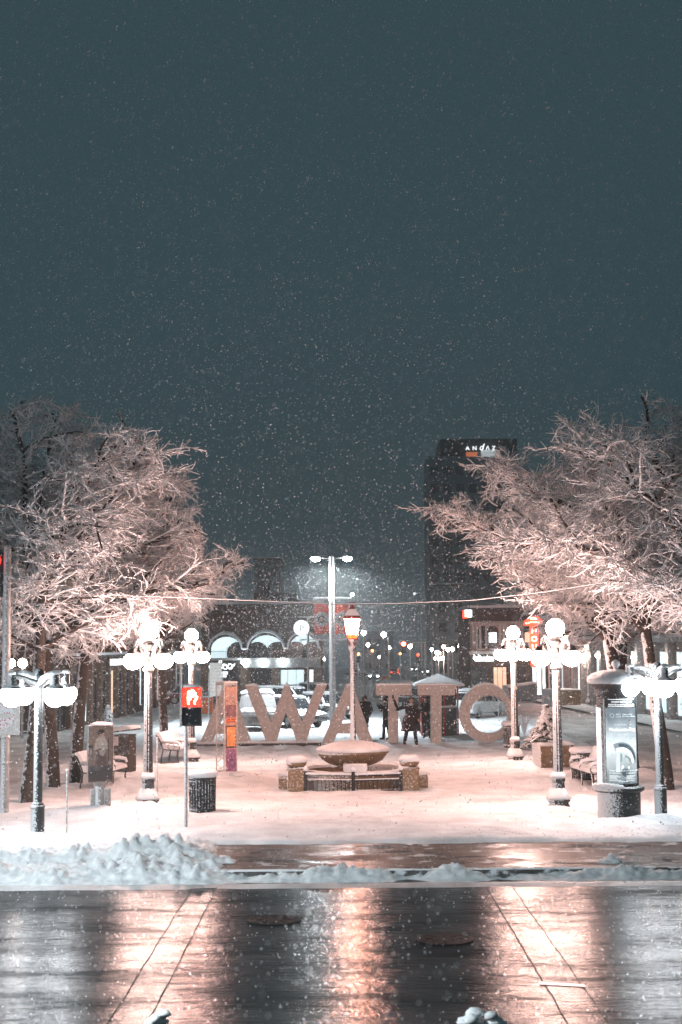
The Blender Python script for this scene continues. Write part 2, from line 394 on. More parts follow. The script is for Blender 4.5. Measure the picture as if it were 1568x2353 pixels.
sheet('slush_edge', fr(-30, 30, .35), fr(24.75, 25.6, .12), lambda x, y: ROADZ-.012+.045*math.exp(-((y-25.35)/.22)**2)*(1+.6*N3(x, y, 1.6)), M['slush'])
def chunk(px, py, r, label, seed):
    p = G(px, py, ROADZ); t = MB()
    for k in range(7):
        a = seed*3+k*2.1; t.ball((math.cos(a)*r*.55*(k % 3)/2, math.sin(a)*r*.4*(k % 2), r*.18+.04*(k % 3)), (r*(.4+.12*(k % 3)), r*.42, r*(.28+.1*(k % 2))), 12, 8, .35)
    t.ball((0, 0, r*.2), (r*.9, r*.6, r*.4), 16, 9, .5)
    o = t.build('snow_chunk', M['bank'], smooth=180); o.location = p; tag(o, label, 'snow lump'); return o
chunk(1082, 2355, .15, 'white snow lump lying on wet road at bottom right of centre', 1)
chunk(1140, 2356, .12, 'small pale snow lump just right of the bigger one on the wet road', 2)
chunk(360, 2354, .13, 'small snow lump on wet road at the bottom left', 5)
# manhole covers
def manhole(px, py, label):
    p = G(px, py, ROADZ); t = MB()
    t.lathe([(.40, 0), (.40, .012), (.345, .014), (.34, .004), (.33, .004), (.325, .012), (.0, .014)], 40)
    for a in range(8):
        c, s_ = math.cos(a*math.pi/4), math.sin(a*math.pi/4); t.box((c*.2, s_*.2, .016), (.11, .03, .008), a*math.pi/4)
    o = t.build('manhole_cover', M['iron_wet']); o.location = (p.x, p.y, ROADZ+.004); tag(o, label, 'manhole cover', 'manhole covers in the road')
M['iron_wet'] = mat('wet_cast_iron', (.010, .010, .010), .3, .0, bump=.6); M['iron_wet'].node_tree.nodes['Principled BSDF'].inputs['Specular IOR Level'].default_value = 0.003
manhole(630, 2116, 'round iron manhole cover sunk in the wet road, farther and left one')
manhole(1022, 2160, 'round iron manhole cover sunk in the wet road, nearer and right one')
# ---------------------------------------------------------------- lamps
def globe_mb(r, sq=1.0, flat=False):
    t = MB()
    if flat: t.lathe([(.02, -.43*r*2), (.30*r, -.42*r*2), (.62*r, -.33*r*2), (.88*r, -.15*r*2), (r, .06*r*2), (.97*r, .2*r*2), (.80*r, .32*r*2), (.3*r, .33*r*2), (.02, .33*r*2)], 20)
    else: t.ball((0, 0, 0), (r, r, r*sq), 20, 12)
    return t
def five_globe(label, loc, rz, group, glow='glow_warm', tall=4.27, branch=False):
    t = thing('street_lamp', label, 'street lamp', loc, rz, group); k = tall/4.27
    b = MB(); b.lathe([(.27, -.35), (.27, .10), (.24, .12), (.24, .17), (.28, .19), (.28, .23), (.20, .33), (.16, .48), (.145, .62), (.17, .66), (.17, .70), (.13, .73), (.12, .80)], 8, ph=.5)
    b.build('base', M['pole_bare'], t)
    s = MB(); n = 24; prof = [(.115, .78), (.108, 1.6), (.098, 2.5), (.088, 3.22)]
    vs, fs = [], []
    for i, (r, z) in enumerate(prof):
        for q in range(n):
            a = 2*math.pi*q/n; rr = r*(1 if q % 2 else .9); vs.append((rr*math.cos(a), rr*math.sin(a), z))
    for i in range(len(prof)-1):
        for q in range(n): fs.append((i*n+q, i*n+(q+1) % n, (i+1)*n+(q+1) % n, (i+1)*n+q))
    s.add(vs, fs); s.build('post', M['pole'], t, 20)
    c = MB(); c.lathe([(.088, 3.2), (.13, 3.24), (.13, 3.29), (.10, 3.32), (.095, 3.45), (.14, 3.50), (.15, 3.56), (.10, 3.62), (.085, 3.72), (.13, 3.80), (.15, 3.86), (.12, 3.90), (.17, 3.94), (.17, 3.975), (.05, 3.99)], 16)
    c.build('capital', M['pole_bare'], t)
    for q in range(4):
        a = math.pi/4+q*math.pi/2; ca, sa = math.cos(a), math.sin(a)
        m = MB(); pts = []
        for u in np.linspace(0, 1, 12):
            rr = .09+.41*u; z = 3.42+.50*math.sin(min(1, u*1.25)*math.pi*.62) - .18*max(0, u-.7)/.3
            pts.append((ca*rr, sa*rr, z))
        m.path(pts, [.032]*5+[.036]*7, 7)
        ar = m.build('arm', M['pole_bare'], t); m = MB()
        m.lathe([(.03, 3.78), (.07, 3.76), (.10, 3.70), (.13, 3.68), (.135, 3.64), (.10, 3.63)], 14, (ca*.50, sa*.50, 0))
        m.build('globe_cap', M['black'], ar)
        g = globe_mb(.212, .92).build('globe', M[glow], t, 180); g.location = (ca*.50, sa*.50, 3.475)
        f = MB(); pp = [Vector(p)+Vector((0, 0, .033)) for p in pts[3:11]]; f.path(pp, [.018, .03, .036, .04, .042, .04, .034, .02], 6)
        f.build('snow_cap', M['snow_fine'], ar, 180)
    g = globe_mb(.218).build('globe', M[glow], t, 180); g.location = (0, 0, 4.17)
    f = MB(); f.lathe([(.10, .78), (.165, .715), (.172, .74), (.15, .80), (.11, .86), (.10, .84)], 16, jit=.15)
    f.lathe([(.20, .31), (.285, .235), (.29, .26), (.24, .36), (.185, .47), (.15, .5)], 18, jit=.2); f.build('snow_cap', M['snow_fine'], t, 180)
    if branch:
        m = MB(); rnd = random.Random(3)
        for q in range(60):
            a = rnd.uniform(0, 6.28); z = rnd.uniform(2.6, 3.35); p = Vector((.1*math.cos(a), .1*math.sin(a), z))
            m.path([p, p+Vector((.3*math.cos(a), .3*math.sin(a), .05-.1*rnd.random())), p+Vector((.42*math.cos(a+.3), .42*math.sin(a+.3), -.15))], [.035, .05, .02], 4)
        m.build('evergreen_spray', M['needles'], t)
    t.scale = (k, k, k)
    return t
LG = 'five-globe lamps lining the square'
L1 = five_globe('five-globe lamp with snow-dusted dark post, nearest one on the left beside the litter bin', G(340, 1860), R(4), LG)
dup(L1, G(1285, 1860), R(-6), 'five-globe lamp with snow-dusted dark post, nearest one on the right beside the poster column', LG)
dup(L1, G(440, 1757), R(10), 'five-globe lamp standing behind the red pedestrian signal, next one back on the left', LG)
dup(L1, G(1185, 1755), R(2), 'five-globe lamp standing right beside the letter O, next one back on the right', LG)
LF = 'smaller five-globe lamps farther down the streets'
Lf = five_globe('five-globe lamp with evergreen sprays under its globes by the right-hand shopfronts', G(1355, 1622), 0, LF, 'glow_far', 4.2, True)
L3 = five_globe('distant five-globe lamp just left of the scalloped awnings', G(501, 1606), R(20), LF, 'glow_far', 4.2)
for px, py, l in ((193, 1640, 'distant five-globe lamp between the left tree trunks near the red shop sign'), (1131, 1592, 'distant five-globe lamp in front of the pale arched building, left one'),
                  (1172, 1586, 'distant five-globe lamp directly behind the letter O'), (1086, 1580, 'distant five-globe lamp left of the pale arched building'), (400, 1612, 'distant five-globe lamp half hidden by the left trees behind the nearest globes'),
                  (1010, 1575, 'faint distant five-globe lamp beyond the guard booth, centre right')):
    dup(L3, G(px, py), R(px), l, LF)
def pendant(label, loc, rz, group):
    t = thing('pendant_lamp', label, 'street lamp', loc, rz, group)
    b = MB(); b.lathe([(.135, -.3), (.135, .62), (.145, .63), (.145, .67), (.12, .68), (.12, .72), (.095, .74)], 24); b.build('base', M['pole'], t)
    p = MB(); p.lathe([(.092, .72), (.088, 2.0), (.085, 3.02), (.11, 3.03), (.11, 3.09), (.06, 3.1)], 18); p.build('post', M['pole'], t)
    k = MB(); k.lathe([(.07, 3.08), (.085, 3.14), (.12, 3.2), (.125, 3.27), (.10, 3.34), (.05, 3.385), (.01, 3.4)], 14); k.build('finial', M['pole_bare'], t)
    for q in range(4):
        a = q*math.pi/2; ca, sa = math.cos(a), math.sin(a)
        m = MB(); m.path([(ca*.05, sa*.05, 3.10), (ca*.2, sa*.2, 3.15), (ca*.36, sa*.36, 3.22), (ca*.57, sa*.57, 3.25)], [.085, .075, .06, .055], 8)
        m.lathe([(.075, 3.30), (.085, 3.26), (.085, 3.10), (.11, 3.06), (.17, 3.04), (.19, 3.0), (.12, 2.99)], 14, (ca*.61, sa*.61, 0))
        ar = m.build('arm', M['pole'], t)
        f = MB(); f.path([(ca*.06, sa*.06, 3.17), (ca*.2, sa*.2, 3.215), (ca*.36, sa*.36, 3.275), (ca*.5, sa*.5, 3.305)], [.06, .062, .055, .045], 8)
        f.ball((ca*.61, sa*.61, 3.31), (.095, .095, .055), 10, 6, .3); f.build('snow_cap', M['snow_fine'], ar, 180)
        g = globe_mb(.238, 1, True).build('globe', M['glow_cool'], t, 180); g.location = (ca*.61, sa*.61, 2.845)
    return t
PG = 'pendant globe lamps at the kerb'
pl = pendant('pale pendant-globe lamp at the kerb on the left, beside the snow bank', G(86, 1930), R(42), PG)
dup(pl, G(1520, 1882), R(92), 'pendant-globe lamp at the right edge, standing beside the poster column', PG)

# tall twin-head light pole with two street banners
tp = G(765, 1668); t = thing('light_pole', 'tall grey twin-headed light pole in the car park behind the letters', 'light pole', tp)
s_ = tp.y/F; hz = (1668-1282)*s_
m = MB(); m.lathe([(.17, -.1), (.16, 2), (.13, hz-.1), (.13, hz), (.02, hz+.02)], 14); m.build('post', M['greypole'], t)
for sx in (-1, 1):
    m = MB(); m.tube((0, 0, hz-.12), (sx*.62, 0, hz-.05), .035, .03); ar = m.build('arm', M['greypole'], t)
    m = MB(); m.box((sx*.80, 0, hz-.03), (.52, .3, .10)); hd = m.build('head', M['greypole'], t, bevel=.02)
    m = MB(); m.lathe([(.02, hz-.24), (.16, hz-.21), (.25, hz-.085), (.02, hz-.084)], 16, (sx*.80, 0, 0)); m.build('lens', M['led'], hd)
    ld = bpy.data.lights.new('lamp_light', 'SPOT'); ld.energy = 9000; ld.color = (.86, .95, 1.0); ld.spot_size = R(180); ld.spot_blend = 1.0; ld.shadow_soft_size = .14
    lo = bpy.data.objects.new('lamp_light', ld); COL.objects.link(lo); lo.parent = hd; lo.location = (sx*.80, 0, hz-.32)
near = dup(t, Vector((-11.5, 13.0, ROADZ)), R(0), 'unseen twin-headed light pole added on the near kerb to light the snow bank from the camera side')  # added copy out of view, lights bank and near flakes from the camera side
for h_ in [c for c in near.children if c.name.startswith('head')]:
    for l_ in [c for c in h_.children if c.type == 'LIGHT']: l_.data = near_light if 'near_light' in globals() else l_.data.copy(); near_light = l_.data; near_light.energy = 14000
zb = (1668-1379)*s_
m = MB(); m.box((0, 0, zb), (1.86, .05, .05)); cross = m.build('banner_arm', M['greypole'], t)
m = MB(); m.box((0, 0, zb+.055), (1.84, .08, .06), top=.97); m.build('snow_cap', M['snow_fine'], cross)
m = MB(); m.box((0, 0, zb-2.05), (1.7, .05, .05)); m.build('banner_arm', M['greypole'], t)
m = MB(); m.tube((.95, 0, zb), (1.0, 0, zb+.18), .03); sl = m.build('floodlight', M['greypole'], t)
m = MB(); m.ball((1.02, -.02, zb+.20), .09, 10, 8); m.build('lens', emit('flood_lens', (.9, .95, 1), 20), sl)
def banner(x, rz, label):
    b = thing('street_banner', label, 'banner', (tp.x+x, tp.y-.05, tp.z+zb-1.02), R(rz), 'banners on the light pole')
    m = MB(); m.box((0, 0, -.1), (.72, .012, 1.72)); m.build('cloth', mat('banner_red', (.36, .06, .035), .7, var=.5, scale=5), b)
    m = MB(); m.box((0, -.009, -.86), (.74, .01, .24)); m.build('grey_footer', mat('banner_grey', (.2, .22, .23), .7, var=.3), b)
    m = MB()
    for r0, r1, d in ((.36, .34, .016), (.22, .20, .016)):
        q = 40; vs = []
        for k in range(q):
            a = 2*math.pi*k/q; vs += [(r0*math.cos(a), -d, r0*math.sin(a)), (r1*math.cos(a), -d, r1*math.sin(a))]
        m.add(vs, [(2*k, 2*((k+1) % q), 2*((k+1) % q)+1, 2*k+1) for k in range(q)])
    for k in range(26):
        a = 2*math.pi*k/26
        m.box((.285*math.cos(a), -.016, .285*math.sin(a)), (.04, .004, .07), M=Matrix.Rotation(-a+math.pi/2, 3, 'Y'))
    em = m
    d = MB(); q = 40; d.add([(.36*math.cos(2*math.pi*k/q), -.012, .36*math.sin(2*math.pi*k/q)) for k in range(q)], [tuple(range(q))])
    dd = d.build('emblem', mat('banner_black', (.03, .035, .04), .7), b)
    em.build('emblem_lettering', mat('banner_pale', (.5, .52, .53), .7), dd)
    w = MB(); w.ball((0, -.012, .02), (.11, .006, .10), 12, 6); w.box((0, -.014, -.09), (.2, .004, .05)); w.build('emblem_picture', mat('banner_tan', (.28, .2, .15), .7, var=.5, scale=20), dd)
banner(-.52, 0, 'red street banner with round black emblem, hanging left of the tall pole')
banner(.50, 18, 'red street banner with round emblem, hanging right of the tall pole behind the lantern')

# ---------------------------------------------------------------- giant letters
LY = 57.6; LDEP = .55
def lp(pts): return [(P(x, y, LY).x, P(x, y, LY).z) for x, y in pts]
def letter(name, outline, label, holes=(), caps=()):
    cx = sum(x for x, y in outline)/len(outline); o = P(cx, 1707, LY)
    t = thing(name, label, 'giant letter', (o.x, LY, 0), 0, 'giant letters spelling the town name backwards')
    b = bmesh.new()
    loops = [lp(outline)]+[lp(h) for h in holes]
    edges = []
    for L in loops:
        vs = [b.verts.new((x-o.x, 0, z)) for x, z in L]
        edges += [b.edges.new((vs[i], vs[(i+1) % len(vs)])) for i in range(len(vs))]
    bmesh.ops.triangle_fill(b, use_beauty=True, use_dissolve=True, edges=edges, normal=(0, -1, 0))
    r = bmesh.ops.extrude_face_region(b, geom=b.faces[:])
    bmesh.ops.translate(b, vec=(0, LDEP, 0), verts=[v for v in r['geom'] if isinstance(v, bmesh.types.BMVert)])
    bmesh.ops.recalc_face_normals(b, faces=b.faces[:])
    me = bpy.data.meshes.new('block'); b.to_mesh(me); b.free(); me.materials.append(M['letter'])
    me.shade_smooth(); me.set_sharp_from_angle(angle=R(30)); link('block', me, t, .015)
    s = MB()
    for (x0, y0, x1, y1) in caps:
        a, c = P(x0, y0, LY), P(x1, y1, LY); n = max(2, int((c-a).length/.12)); pts = [a.lerp(c, k/n)-Vector((o.x, LY, 0))+Vector((0, LDEP/2, .0)) for k in range(n+1)]
        vs, fs = [], []
        for k, p in enumerate(pts):
            e = 1 if 0 < k < n else .55
            h = (.075+.03*N3(p.x+o.x, k, 1.7))*e
            for yy, zz in ((-.28, -.005), (-.27, h*.6), (-.18, h), (.18, h), (.27, h*.6), (.28, -.005)): vs.append((p.x, p.y+yy, p.z+zz))
        for k in range(n):
            for j in range(5): fs.append((k*6+j, k*6+j+1, (k+1)*6+j+1, (k+1)*6+j))
        fs += [(0, 1, 2, 3, 4, 5), tuple(n*6+j for j in (5, 4, 3, 2, 1, 0))]
        s.add(vs, fs)
    if s.v: s.build('snow_cap', M['snow_fine'], t, 60)
    return t
def A_out(dx, dy=0): return [(x+dx, y+dy) for x, y in ((739.8, 1709), (765.4, 1709), (775.5, 1686), (819.5, 1686), (829.5, 1709), (858.5, 1709), (811.5, 1575), (794.5, 1575))]
def A_hole(dx, dy=0): return [(x+dx, y+dy) for x, y in ((786, 1663), (800.5, 1621), (812, 1663))]
letter('letter_a', A_out(-281, 1), 'tall brown-grey letter A at the left end, half behind the truss banner tower', [A_hole(-281, 1)], [(513.5, 1576, 530.5, 1576)])
letter('letter_w', [(563.6, 1576), (613, 1707), (633.6, 1707), (656.7, 1638), (683.6, 1707), (702.8, 1707), (751.5, 1574), (727.2, 1574), (693.9, 1660), (664, 1576), (653, 1576), (623.3, 1660), (590, 1575.5)],
       'tall brown-grey letter W, snow along its arms', [], [(563.6, 1576, 590, 1575.5), (653, 1576, 664, 1576), (727.2, 1574, 751.5, 1574)])
letter('letter_a', A_out(0), 'tall brown-grey letter A directly behind the fountain lantern post', [A_hole(0)], [(794.5, 1575, 811.5, 1575)])
letter('letter_t', [(864, 1574), (864, 1598), (893.1, 1598), (893.1, 1708), (915.9, 1708), (915.9, 1598), (946.7, 1598), (946.7, 1574)], 'tall brown-grey letter T left of the person raising an arm', [], [(864, 1574, 946.7, 1574)])
letter('letter_t', [(960.3, 1574), (960.3, 1598), (991, 1598), (991, 1708), (1015.4, 1708), (1015.4, 1598), (1046.2, 1598), (1046.2, 1574)], 'tall brown-grey letter T in front of the guard booth', [], [(960.3, 1574, 1046.2, 1574)])
el = lambda cx, cy, rx, ry, n: [(cx+rx*math.cos(2*math.pi*k/n), cy+ry*math.sin(2*math.pi*k/n)) for k in range(n)]
ot = letter('letter_o', el(1119, 1640, 61.5, 67, 48), 'tall brown-grey round letter O at the right end', [el(1125, 1642.5, 44.5, 43.5, 44)])
s = MB(); vs, fs = [], []
n = 22
for k in range(n+1):
    a = math.pi*(1.26+.48*k/n); p = P(1119+61.5*math.cos(a), 1640+67*math.sin(a), LY); h = .07*math.sin(math.pi*k/n)+.012
    for yy, zz in ((0, 0), (.03, h*.7), (.15, h), (.4, h), (.52, h*.7), (.55, 0)): vs.append((p.x-ot.location.x, yy, p.z+zz-.004))
for k in range(n):
    for j in range(5): fs.append((k*6+j, k*6+j+1, (k+1)*6+j+1, (k+1)*6+j))
s.add(vs, fs); s.build('snow_cap', M['snow_fine'], ot, 180)
m = MB(); a, c = P(452, 1721, LY-.35), P(738, 1719, LY-.35); m.box(((a.x+c.x)/2, LY+.2, .02), (c.x-a.x, 1.3, .17))
pb = m.build('letter_plinth', M['iron'], bevel=.02); tag(pb, 'long low dark plinth under the left letters, snow on top', 'plinth')
m = MB(); m.box(((a.x+c.x)/2, LY+.22, .135), (c.x-a.x+.02, 1.26, .06)); m.build('snow_cap', M['snow_fine'], pb, bevel=.03)

# ---------------------------------------------------------------- fountain with lantern
fy = 41.2; fc = Vector((P(811, 1800, fy).x, fy, 0)); t = thing('fountain', 'round brown stone fountain with iron railing, snow heaped on its bowl', 'fountain', fc)
m = MB(); m.lathe([(.35, -.1), (.35, .25), (.24, .32), (.24, .42), (.42, .50), (.66, .58), (.84, .68), (.93, .80), (.95, .84), (1.0, .86), (1.0, .92), (.9, .92), (.8, .86), (.1, .8)], 40); m.build('bowl', M['stone'], t)
m = MB(); m.lathe([(1.005, .915), (1.02, .95), (.99, 1.0), (.86, 1.06), (.6, 1.14), (.3, 1.19), (.1, 1.21), (.02, 1.21)], 40, jit=.035); m.build('snow_heap', M['snow'], t, 180)
def ringwall(r0, r1, z0, z1, a0, a1, n=30):
    w = MB(); vs, fs = [], []
    for k in range(n+1):
        a = a0+(a1-a0)*k/n; c_, q = math.cos(a), math.sin(a)
        vs += [(r0*c_, r0*q, z0), (r1*c_, r1*q, z0), (r1*c_, r1*q, z1), (r0*c_, r0*q, z1)]
    for k in range(n):
        for j in range(4): fs.append((k*4+j, k*4+(j+1) % 4, (k+1)*4+(j+1) % 4, (k+1)*4+j))
    fs += [(3, 2, 1, 0), tuple(n*4+j for j in range(4))]
    w.add(vs, fs); return w
ringwall(1.35, 1.62, -.1, .38, 0, 2*math.pi, 48).build('basin_wall', M['stone'], t)
w = ringwall(1.33, 1.66, .382, .46, 0, 2*math.pi, 48); w.v = [(x, y, z+(.03*N3(x, y, 3) if z > .4 else 0)) for x, y, z in w.v]; w.build('basin_snow', M['snow'], t, 50)
for k in range(8):
    a = math.pi/8+k*math.pi/4 - math.pi/2 + math.pi/8
    if k % 2 == 0: a += .0
PX = 1.50
for sx in (-1, 1):
    m = MB(); m.box((sx*PX, -1.45, .22), (.48, .48, .64)); m.box((sx*PX, -1.45, .555), (.52, .52, .05)); p_ = m.build('pillar', M['stone'], t, bevel=.02)
    m = MB(); m.ball((sx*PX, -1.45, .72), (.27, .27, .17), 18, 10); m.build('cap_ball', M['stone'], p_, 180)
    m = MB(); m.lathe([(.262, .72), (.285, .76), (.26, .84), (.19, .89), (.02, .905)], 18, (sx*PX, -1.45, 0), jit=.08)
    m.box((sx*(PX-.13), -1.58, .59), (.2, .2, .03)); m.build('snow_cap', M['snow_fine'], p_, 180)
    m = MB(); m.box((sx*1.82, -1.1, .1), (.36, .42, .42)); m.box((sx*1.82, -1.1, .335), (.34, .40, .05)); q_ = m.build('corner_block', M['stone'], t, bevel=.02)
    m = MB(); m.ball((sx*1.82, -1.1, .38), (.21, .24, .09), 14, 8, .2); m.build('snow_cap', M['snow_fine'], q_, 180)
for (x0, y0, x1, y1) in ((-1.26, -1.66, 0, -1.98), (0, -1.98, 1.26, -1.66)):
    m = MB()
    for z, h in ((.40, .05), (.27, .035), (.0, .03)): m.bar((x0, y0, z), (x1, y1, z), .035, h)
    for k in range(1, 12):
        u = k/12; m.box((x0+(x1-x0)*u, y0+(y1-y0)*u, .13), (.02, .02, .27))
    rl = m.build('railing', M['iron'], t)
    m = MB()
    for z, w_, h in ((.445, .085, .055), (.30, .05, .03)):
        m.bar((x0, y0, z), (x1, y1, z), w_, h)
    m.build('snow_cap', M['snow_fine'], rl, bevel=.02)
for x, y in ((-1.26, -1.66), (0, -1.98), (1.26, -1.66)):
    m = MB(); m.box((x, y, .2), (.09, .09, .62)); ps = m.build('railing_post', M['iron'], t)
    m = MB(); m.ball((x, y, .56), (.075, .075, .07), 10, 7, .2); m.build('snow_cap', M['snow_fine'], ps, 180)
m = MB(); m.box((.06, -1.5, .56), (.64, .40, .22)); m.build('plaque_block', M['snow'], t, bevel=.03)
# lantern rising from the bowl
zl = lambda py: P(810, py, fy).z
t2 = thing('gas_lantern', 'glowing orange gas-style lantern on a slim snowy post rising from the fountain', 'lantern', (P(810, 1500, fy).x, fy, 0))
m = MB(); m.lathe([(.085, 1.0), (.085, 1.4), (.07, 2.0), (.062, zl(1496)), (.10, zl(1492)), (.11, zl(1487)), (.06, zl(1482)), (.055, zl(1478)), (.105, zl(1470)), (.10, zl(1466)), (.05, zl(1463))], 14); m.build('post', mat('lantern_post', (.05, .04, .035), .5, dust=.62, dscale=30), t2)
z0, z1 = zl(1468), zl(1421); wb, wt = .135, .225
m = MB()
for k in range(4):
    a = k*math.pi/2+math.pi/4; c_, q = math.cos(a)*1.414, math.sin(a)*1.414
    m.tube((wb*c_, wb*q, z0), (wt*c_, wt*q, z1), .014, n=5)
    m.path([(0, 0, z0-.26), (wb*c_*.5, wb*q*.5, z0-.16), (wb*c_*.95, wb*q*.95, z0-.05), (wb*c_, wb*q, z0)], .014, 5)
    b_ = a+math.pi/2; c2, q2 = math.cos(b_)*1.414, math.sin(b_)*1.414
    m.tube((wb*c_, wb*q, z0), (wb*c2, wb*q2, z0), .016, n=5); m.tube((wt*c_, wt*q, z1), (wt*c2, wt*q2, z1), .02, n=5)
    m.tube(((wb*c_+wb*c2)/2, (wb*q+wb*q2)/2, z0), ((wt*c_+wt*c2)/2, (wt*q+wt*q2)/2, z1), .008, n=4)
m.tube((0, 0, z0-.28), (0, 0, z0), .02)
m.build('frame', mat('lantern_glow_tint', (.30, .035, .02), .5, .1), t2)  # red base colour stands in for the reddish glow fringe round the panes
g = MB(); zc = z0+.22*(z1-z0)
def frust(mb, za, zb, s=.94):
    wa, wb_ = (wb+(wt-wb)*(za-z0)/(z1-z0))*s, (wb+(wt-wb)*(zb-z0)/(z1-z0))*s
    mb.add([(x*wa, y*wa, za) for x, y in ((-1, -1), (1, -1), (1, 1), (-1, 1))]+[(x*wb_, y*wb_, zb) for x, y in ((-1, -1), (1, -1), (1, 1), (-1, 1))], [(3, 2, 1, 0), (4, 5, 6, 7), (0, 1, 5, 4), (1, 2, 6, 5), (2, 3, 7, 6), (3, 0, 4, 7)])
frust(g, zc, z1-.01); g.build('glass', M['glow_lantern'], t2)
g = MB(); frust(g, z0+.01, zc-.004); g.build('lower_glass', M['glow_amber'], t2)
m = MB(); m.lathe([(.335, z1+.005), (.33, z1+.04), (.22, z1+.15), (.13, z1+.24), (.10, z1+.25), (.13, z1+.27), (.08, z1+.33), (.07, z1+.40), (.12, z1+.42), (.12, z1+.44), (.04, z1+.45)], 4, ph=.5); rf = m.build('roof', mat('lantern_roof_glow_tint', (.20, .04, .03), .5), t2)  # roof tinted red too, imitating the lantern's glow on its edges
m = MB(); m.lathe([(.31, z1+.055), (.23, z1+.165), (.14, z1+.255), (.12, z1+.25)], 4, ph=.5); m.build('snow_cap', M['snow_fine'], rf)

# ---------------------------------------------------------------- poster column
pc = G(1424, 1878); t = thing('advertising_column', 'dark round advertising column with snowy cap and backlit grey poster', 'advertising column', pc, R(4))
m = MB(); m.lathe([(.47, -.2), (.47, .56), (.43, .6)], 40); m.lathe([(.50, .56), (.56, .60), (.56, .66), (.50, .69), (.42, .70)], 40); m.build('drum', M['pole_bare'], t)
RB = .44
m = MB(); m.lathe([(RB, .68), (RB, 2.62), (RB+.01, 2.64), (RB+.05, 2.76), (RB+.05, 2.80), (RB+.12, 2.90), (RB+.15, 2.93), (.2, 2.95)], 48); m.build('shaft', M['dark'], t)
m = MB(); m.lathe([(.60, 2.92), (.635, 2.97), (.62, 3.05), (.52, 3.13), (.33, 3.20), (.1, 3.23), (.02, 3.23)], 32, jit=.06); m.build('snow_cap', M['snow'], t, 180)
m = MB(); m.lathe([(.05, 3.2), (.06, 3.28), (.10, 3.33), (.09, 3.40), (.03, 3.44), (.01, 3.45)], 12, jit=.2); m.build('finial', M['snow_fine'], t, 180)
m = MB()
for k in range(9):
    a = math.pi*(1.08+.44*k/8)-.25; m.ball((.5*math.cos(a), .5*math.sin(a), .70), (.1, .1, .05+.03*math.sin(k*.4)), 10, 6, .3)
m.build('ledge_snow', M['snow_fine'], t, 180)
def panel_mb(x0, x1, z0, z1, off, n=24):
    w = MB()
    for k in range(n):
        xa, xb = x0+(x1-x0)*k/n, x0+(x1-x0)*(k+1)/n
        w.add([(xa, -off, z0), (xb, -off, z0), (xb, -off, z1), (xa, -off, z1)], [(0, 1, 2, 3)])
    return w
def posterm():
    m, n, l, b = newmat('backlit_poster')
    tc = n.new('ShaderNodeTexCoord'); sp = n.new('ShaderNodeSeparateXYZ'); l.new(tc.outputs['Object'], sp.inputs[0])
    mr = n.new('ShaderNodeMapRange'); mr.inputs['From Min'].default_value = .74; mr.inputs['From Max'].default_value = 2.4; l.new(sp.outputs[2], mr.inputs[0])
    nz = coord(n, l, 5); ma = n.new('ShaderNodeMath'); ma.operation = 'MULTIPLY_ADD'; ma.inputs[1].default_value = .22; l.new(nz.outputs[0], ma.inputs[0]); l.new(mr.outputs[0], ma.inputs[2])
    r = ramp(n, l, ma.outputs[0], [(.05, (.12, .15, .17)), (.22, (.20, .24, .26)), (.42, (.42, .48, .5)), (.62, (.66, .74, .77)), (.82, (.36, .42, .46)), (1.0, (.13, .17, .20))])
    l.new(r.outputs[0], b.inputs['Emission Color']); b.inputs['Emission Strength'].default_value = 1.6; b.inputs['Base Color'].default_value = (.02, .02, .02, 1); b.inputs['Roughness'].default_value = .3
    return m
PW = .37
po = panel_mb(-PW, PW, .76, 2.40, .012).bend(RB).build('poster', posterm(), t, 180)
PE = {k: emit('poster_'+k, c, 1.0) for k, c in (('white', (.9, .95, .97)), ('dark', (.06, .085, .10)), ('mid', (.22, .27, .29)), ('pale', (.62, .68, .7)), ('faint', (.55, .62, .65)))}
def on(body, size, z, key, x=0, width=None, align='CENTER', shear=0, off=.020, bold=0.0, name='lettering'):
    w = text_mb(body, size, .0005, align, shear, width, bold); w.v = [(a+x, b_-off, c_+z) for a, b_, c_ in w.v]
    return w.bend(RB).build(name, PE[key], po)
hb = panel_mb(-PW, PW, 2.405, 2.60, .010).bend(RB).build('header_panel', mat('header_dark', (.015, .02, .022), .4), t, 180)
for body, z, wd in (("CANADA'S CAPITAL REGION", 2.515, .47), ("RÉGION DE LA CAPITALE DU CANADA", 2.452, .60)): on(body, .052, z, 'white', .01, wd, bold=.0012)
for z in (2.585, 2.428): panel_mb(-.30, .32, z-.006, z+.006, .014).bend(RB).build('rule', PE['white'], hb, 180)
on('NCC\nCCN', .048, 2.245, 'pale', -.13, None, 'LEFT'); on('Gatineau Park\nParc de la Gatineau', .042, 2.245, 'pale', 0.0, None, 'LEFT')
w = MB()
for k in range(16):
    a = 2*math.pi*k/16; w.box((-.215+.042*math.cos(a), -.02, 2.235+.042*math.sin(a)), (.014, .002, .007), M=Matrix.Rotation(-a, 3, 'Y'))
w.bend(RB).build('logo', PE['pale'], po)
on('D O M A I N E', .052, 2.02, 'faint', .02, .36); on('Mackenzie-King', .105, 1.90, 'white', .015, .60, bold=.002); on('E S T A T E', .05, 1.81, 'faint', .03, .26)
def arc(cx, cz, r0, r1, a0, a1, sx, off, key, n=26, nm='picture'):
    w = MB(); vs = []
    for k in range(n+1):
        a = a0+(a1-a0)*k/n; vs += [(cx+sx*r0*math.cos(a), -off, cz+r0*math.sin(a)), (cx+sx*r1*math.cos(a), -off, cz+r1*math.sin(a))]
    w.add(vs, [(2*k, 2*k+2, 2*k+3, 2*k+1) for k in range(n)]); return w.bend(RB).build(nm, PE[key], po, 180)
